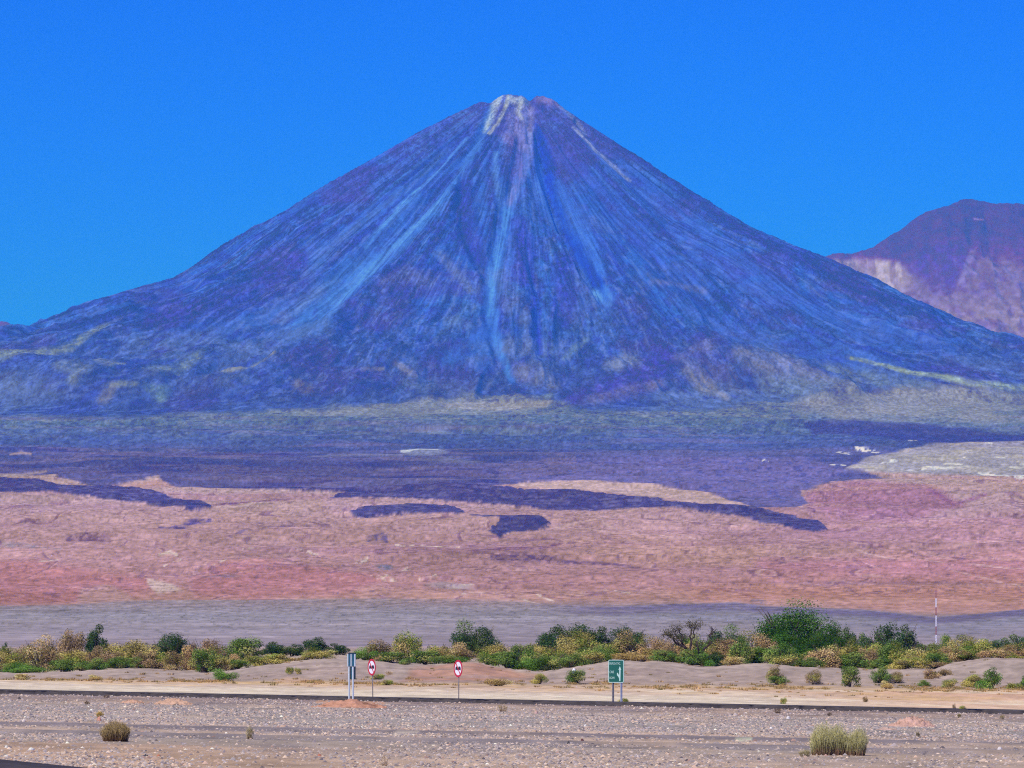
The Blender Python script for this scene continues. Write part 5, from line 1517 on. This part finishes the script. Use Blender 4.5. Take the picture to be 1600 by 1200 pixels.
broom(180, 1159, 48, 34, 'dry brown-olive dome-shaped shrub on the gravel at lower left', 709, 900, (178, 158, 110), (154, 130, 90), (112, 82, 64), [(0, 1.0, 1.0), (-.22, .5, .8), (.24, .5, .85)])
broom(390, 1155, 13, 22, 'small thin straw-green tuft right of the dry brown shrub', 711, 60, (190, 176, 130), (176, 160, 116), (150, 126, 96), [(0, 1, 1)])
broom(157, 1121, 13, 9, 'small yellow tuft above the dry brown shrub', 713, 70, (206, 176, 90), (190, 160, 86), (150, 120, 80), [(0, 1, 1)])
broom(600, 1197, 14, 20, 'dry straw tuft at the bottom of the gravel, left of centre', 717, 26, (222, 200, 166), (206, 182, 146), (176, 150, 120), [(0, 1, 1)])
broom(785, 1112, 18, 12, 'faint yellowish tuft below the road, left of the green sign', 719, 60, (180, 156, 106), (170, 144, 100), (150, 120, 96), [(0, 1, 1)])
broom(1258, 1182, 20, 10, 'low yellowish grass beside the left foot of the big olive shrub', 721, 70, (176, 166, 118), (160, 146, 106), (140, 118, 92), [(0, 1, 1)])
broom(1215, 1114, 14, 7, 'dry brown clump beside the road left of the big olive shrub', 723, 60, (128, 108, 84), (116, 96, 76), (96, 76, 64), [(0, 1, 1)])
broom(1296, 1119, 8, 6, 'tiny dark clump beside the road above the big olive shrub', 725, 40, (120, 104, 84), (106, 92, 76), (90, 74, 64), [(0, 1, 1)])
broom(1499, 1121, 7, 6, 'tiny greenish clump beside the road right of the orange earth heap', 727, 40, (150, 140, 92), (136, 122, 84), (100, 84, 66), [(0, 1, 1)])
broom(1566, 1124, 9, 7, 'tiny yellow-green clump beside the road near the right edge', 729, 40, (160, 146, 96), (146, 130, 88), (110, 92, 70), [(0, 1, 1)])
broom(136, 1101, 9, 6, 'tiny brown clump below the road at left, the lower of two', 731, 40, (116, 98, 70), (106, 88, 66), (90, 70, 58), [(0, 1, 1)])
broom(167, 1091, 12, 5, 'tiny brown clump close to the road at left, the upper of two', 733, 40, (130, 106, 76), (112, 92, 70), (90, 70, 58), [(0, 1, 1)])
broom(1434, 1151, 6, 7, 'tiny olive tuft below the orange earth heap', 735, 30, (150, 138, 100), (140, 126, 90), (110, 92, 74), [(0, 1, 1)])

# low dry grass along the foot of the bank: nobody could count it
def dry_grass():
    rs = np.random.RandomState(31)
    n = 2600
    U = rs.uniform(-60, 1660, n); Y = rs.normal(350, 9, n)
    X = (U - 800) / F * Y
    keep = fbm(X / 2.2, Y / 9, 3, 801) > .52
    X, Y = X[keep], Y[keep]
    # a few more scattered over the bank and the crest
    n2 = 260
    X2 = rs.uniform(-46, 46, n2); Y2 = rs.uniform(300, 428, n2)
    X, Y = np.concatenate([X, X2]), np.concatenate([Y, Y2])
    Z = near_ground(X, Y)
    Vs, Cs = [], []
    pal = lin(np.array([(206, 174, 116), (190, 158, 100), (176, 152, 96), (160, 146, 90)], float))
    for x, y, z in zip(X, Y, Z):
        m = 26; r = rs.uniform(.10, .34); h = r * rs.uniform(.5, .85)
        t = rs.rand(m) * 6.283; q = rs.rand(m) ** .5
        b = np.stack([x + r * .8 * q * np.cos(t), y + r * .8 * q * np.sin(t), np.full(m, z - .02)], 1)
        e = np.stack([x + r * 1.15 * q * np.cos(t), y + r * 1.15 * q * np.sin(t), z + h * (1 - .5 * q) * (.6 + .5 * rs.rand(m))], 1)
        w = np.stack([rs.uniform(-1, 1, m), rs.uniform(-1, 1, m), np.zeros(m)], 1) * .035
        Vs.append(np.stack([b + w, b - w, e + w * .5], 1).reshape(-1, 3))
        Cs.append(np.repeat(pal[rs.randint(4)][None] * (.75 + .5 * rs.rand(m, 1)), 3, 0))
    V = np.concatenate(Vs)
    o = mesh_np('dry_grass', V, np.arange(len(V)).reshape(-1, 3), leafmat, np.concatenate(Cs))
    tag(o, 'low straw-coloured dry grass along the foot of the sand bank', 'grass', kind='stuff')
dry_grass()
#=== END
make_haze()
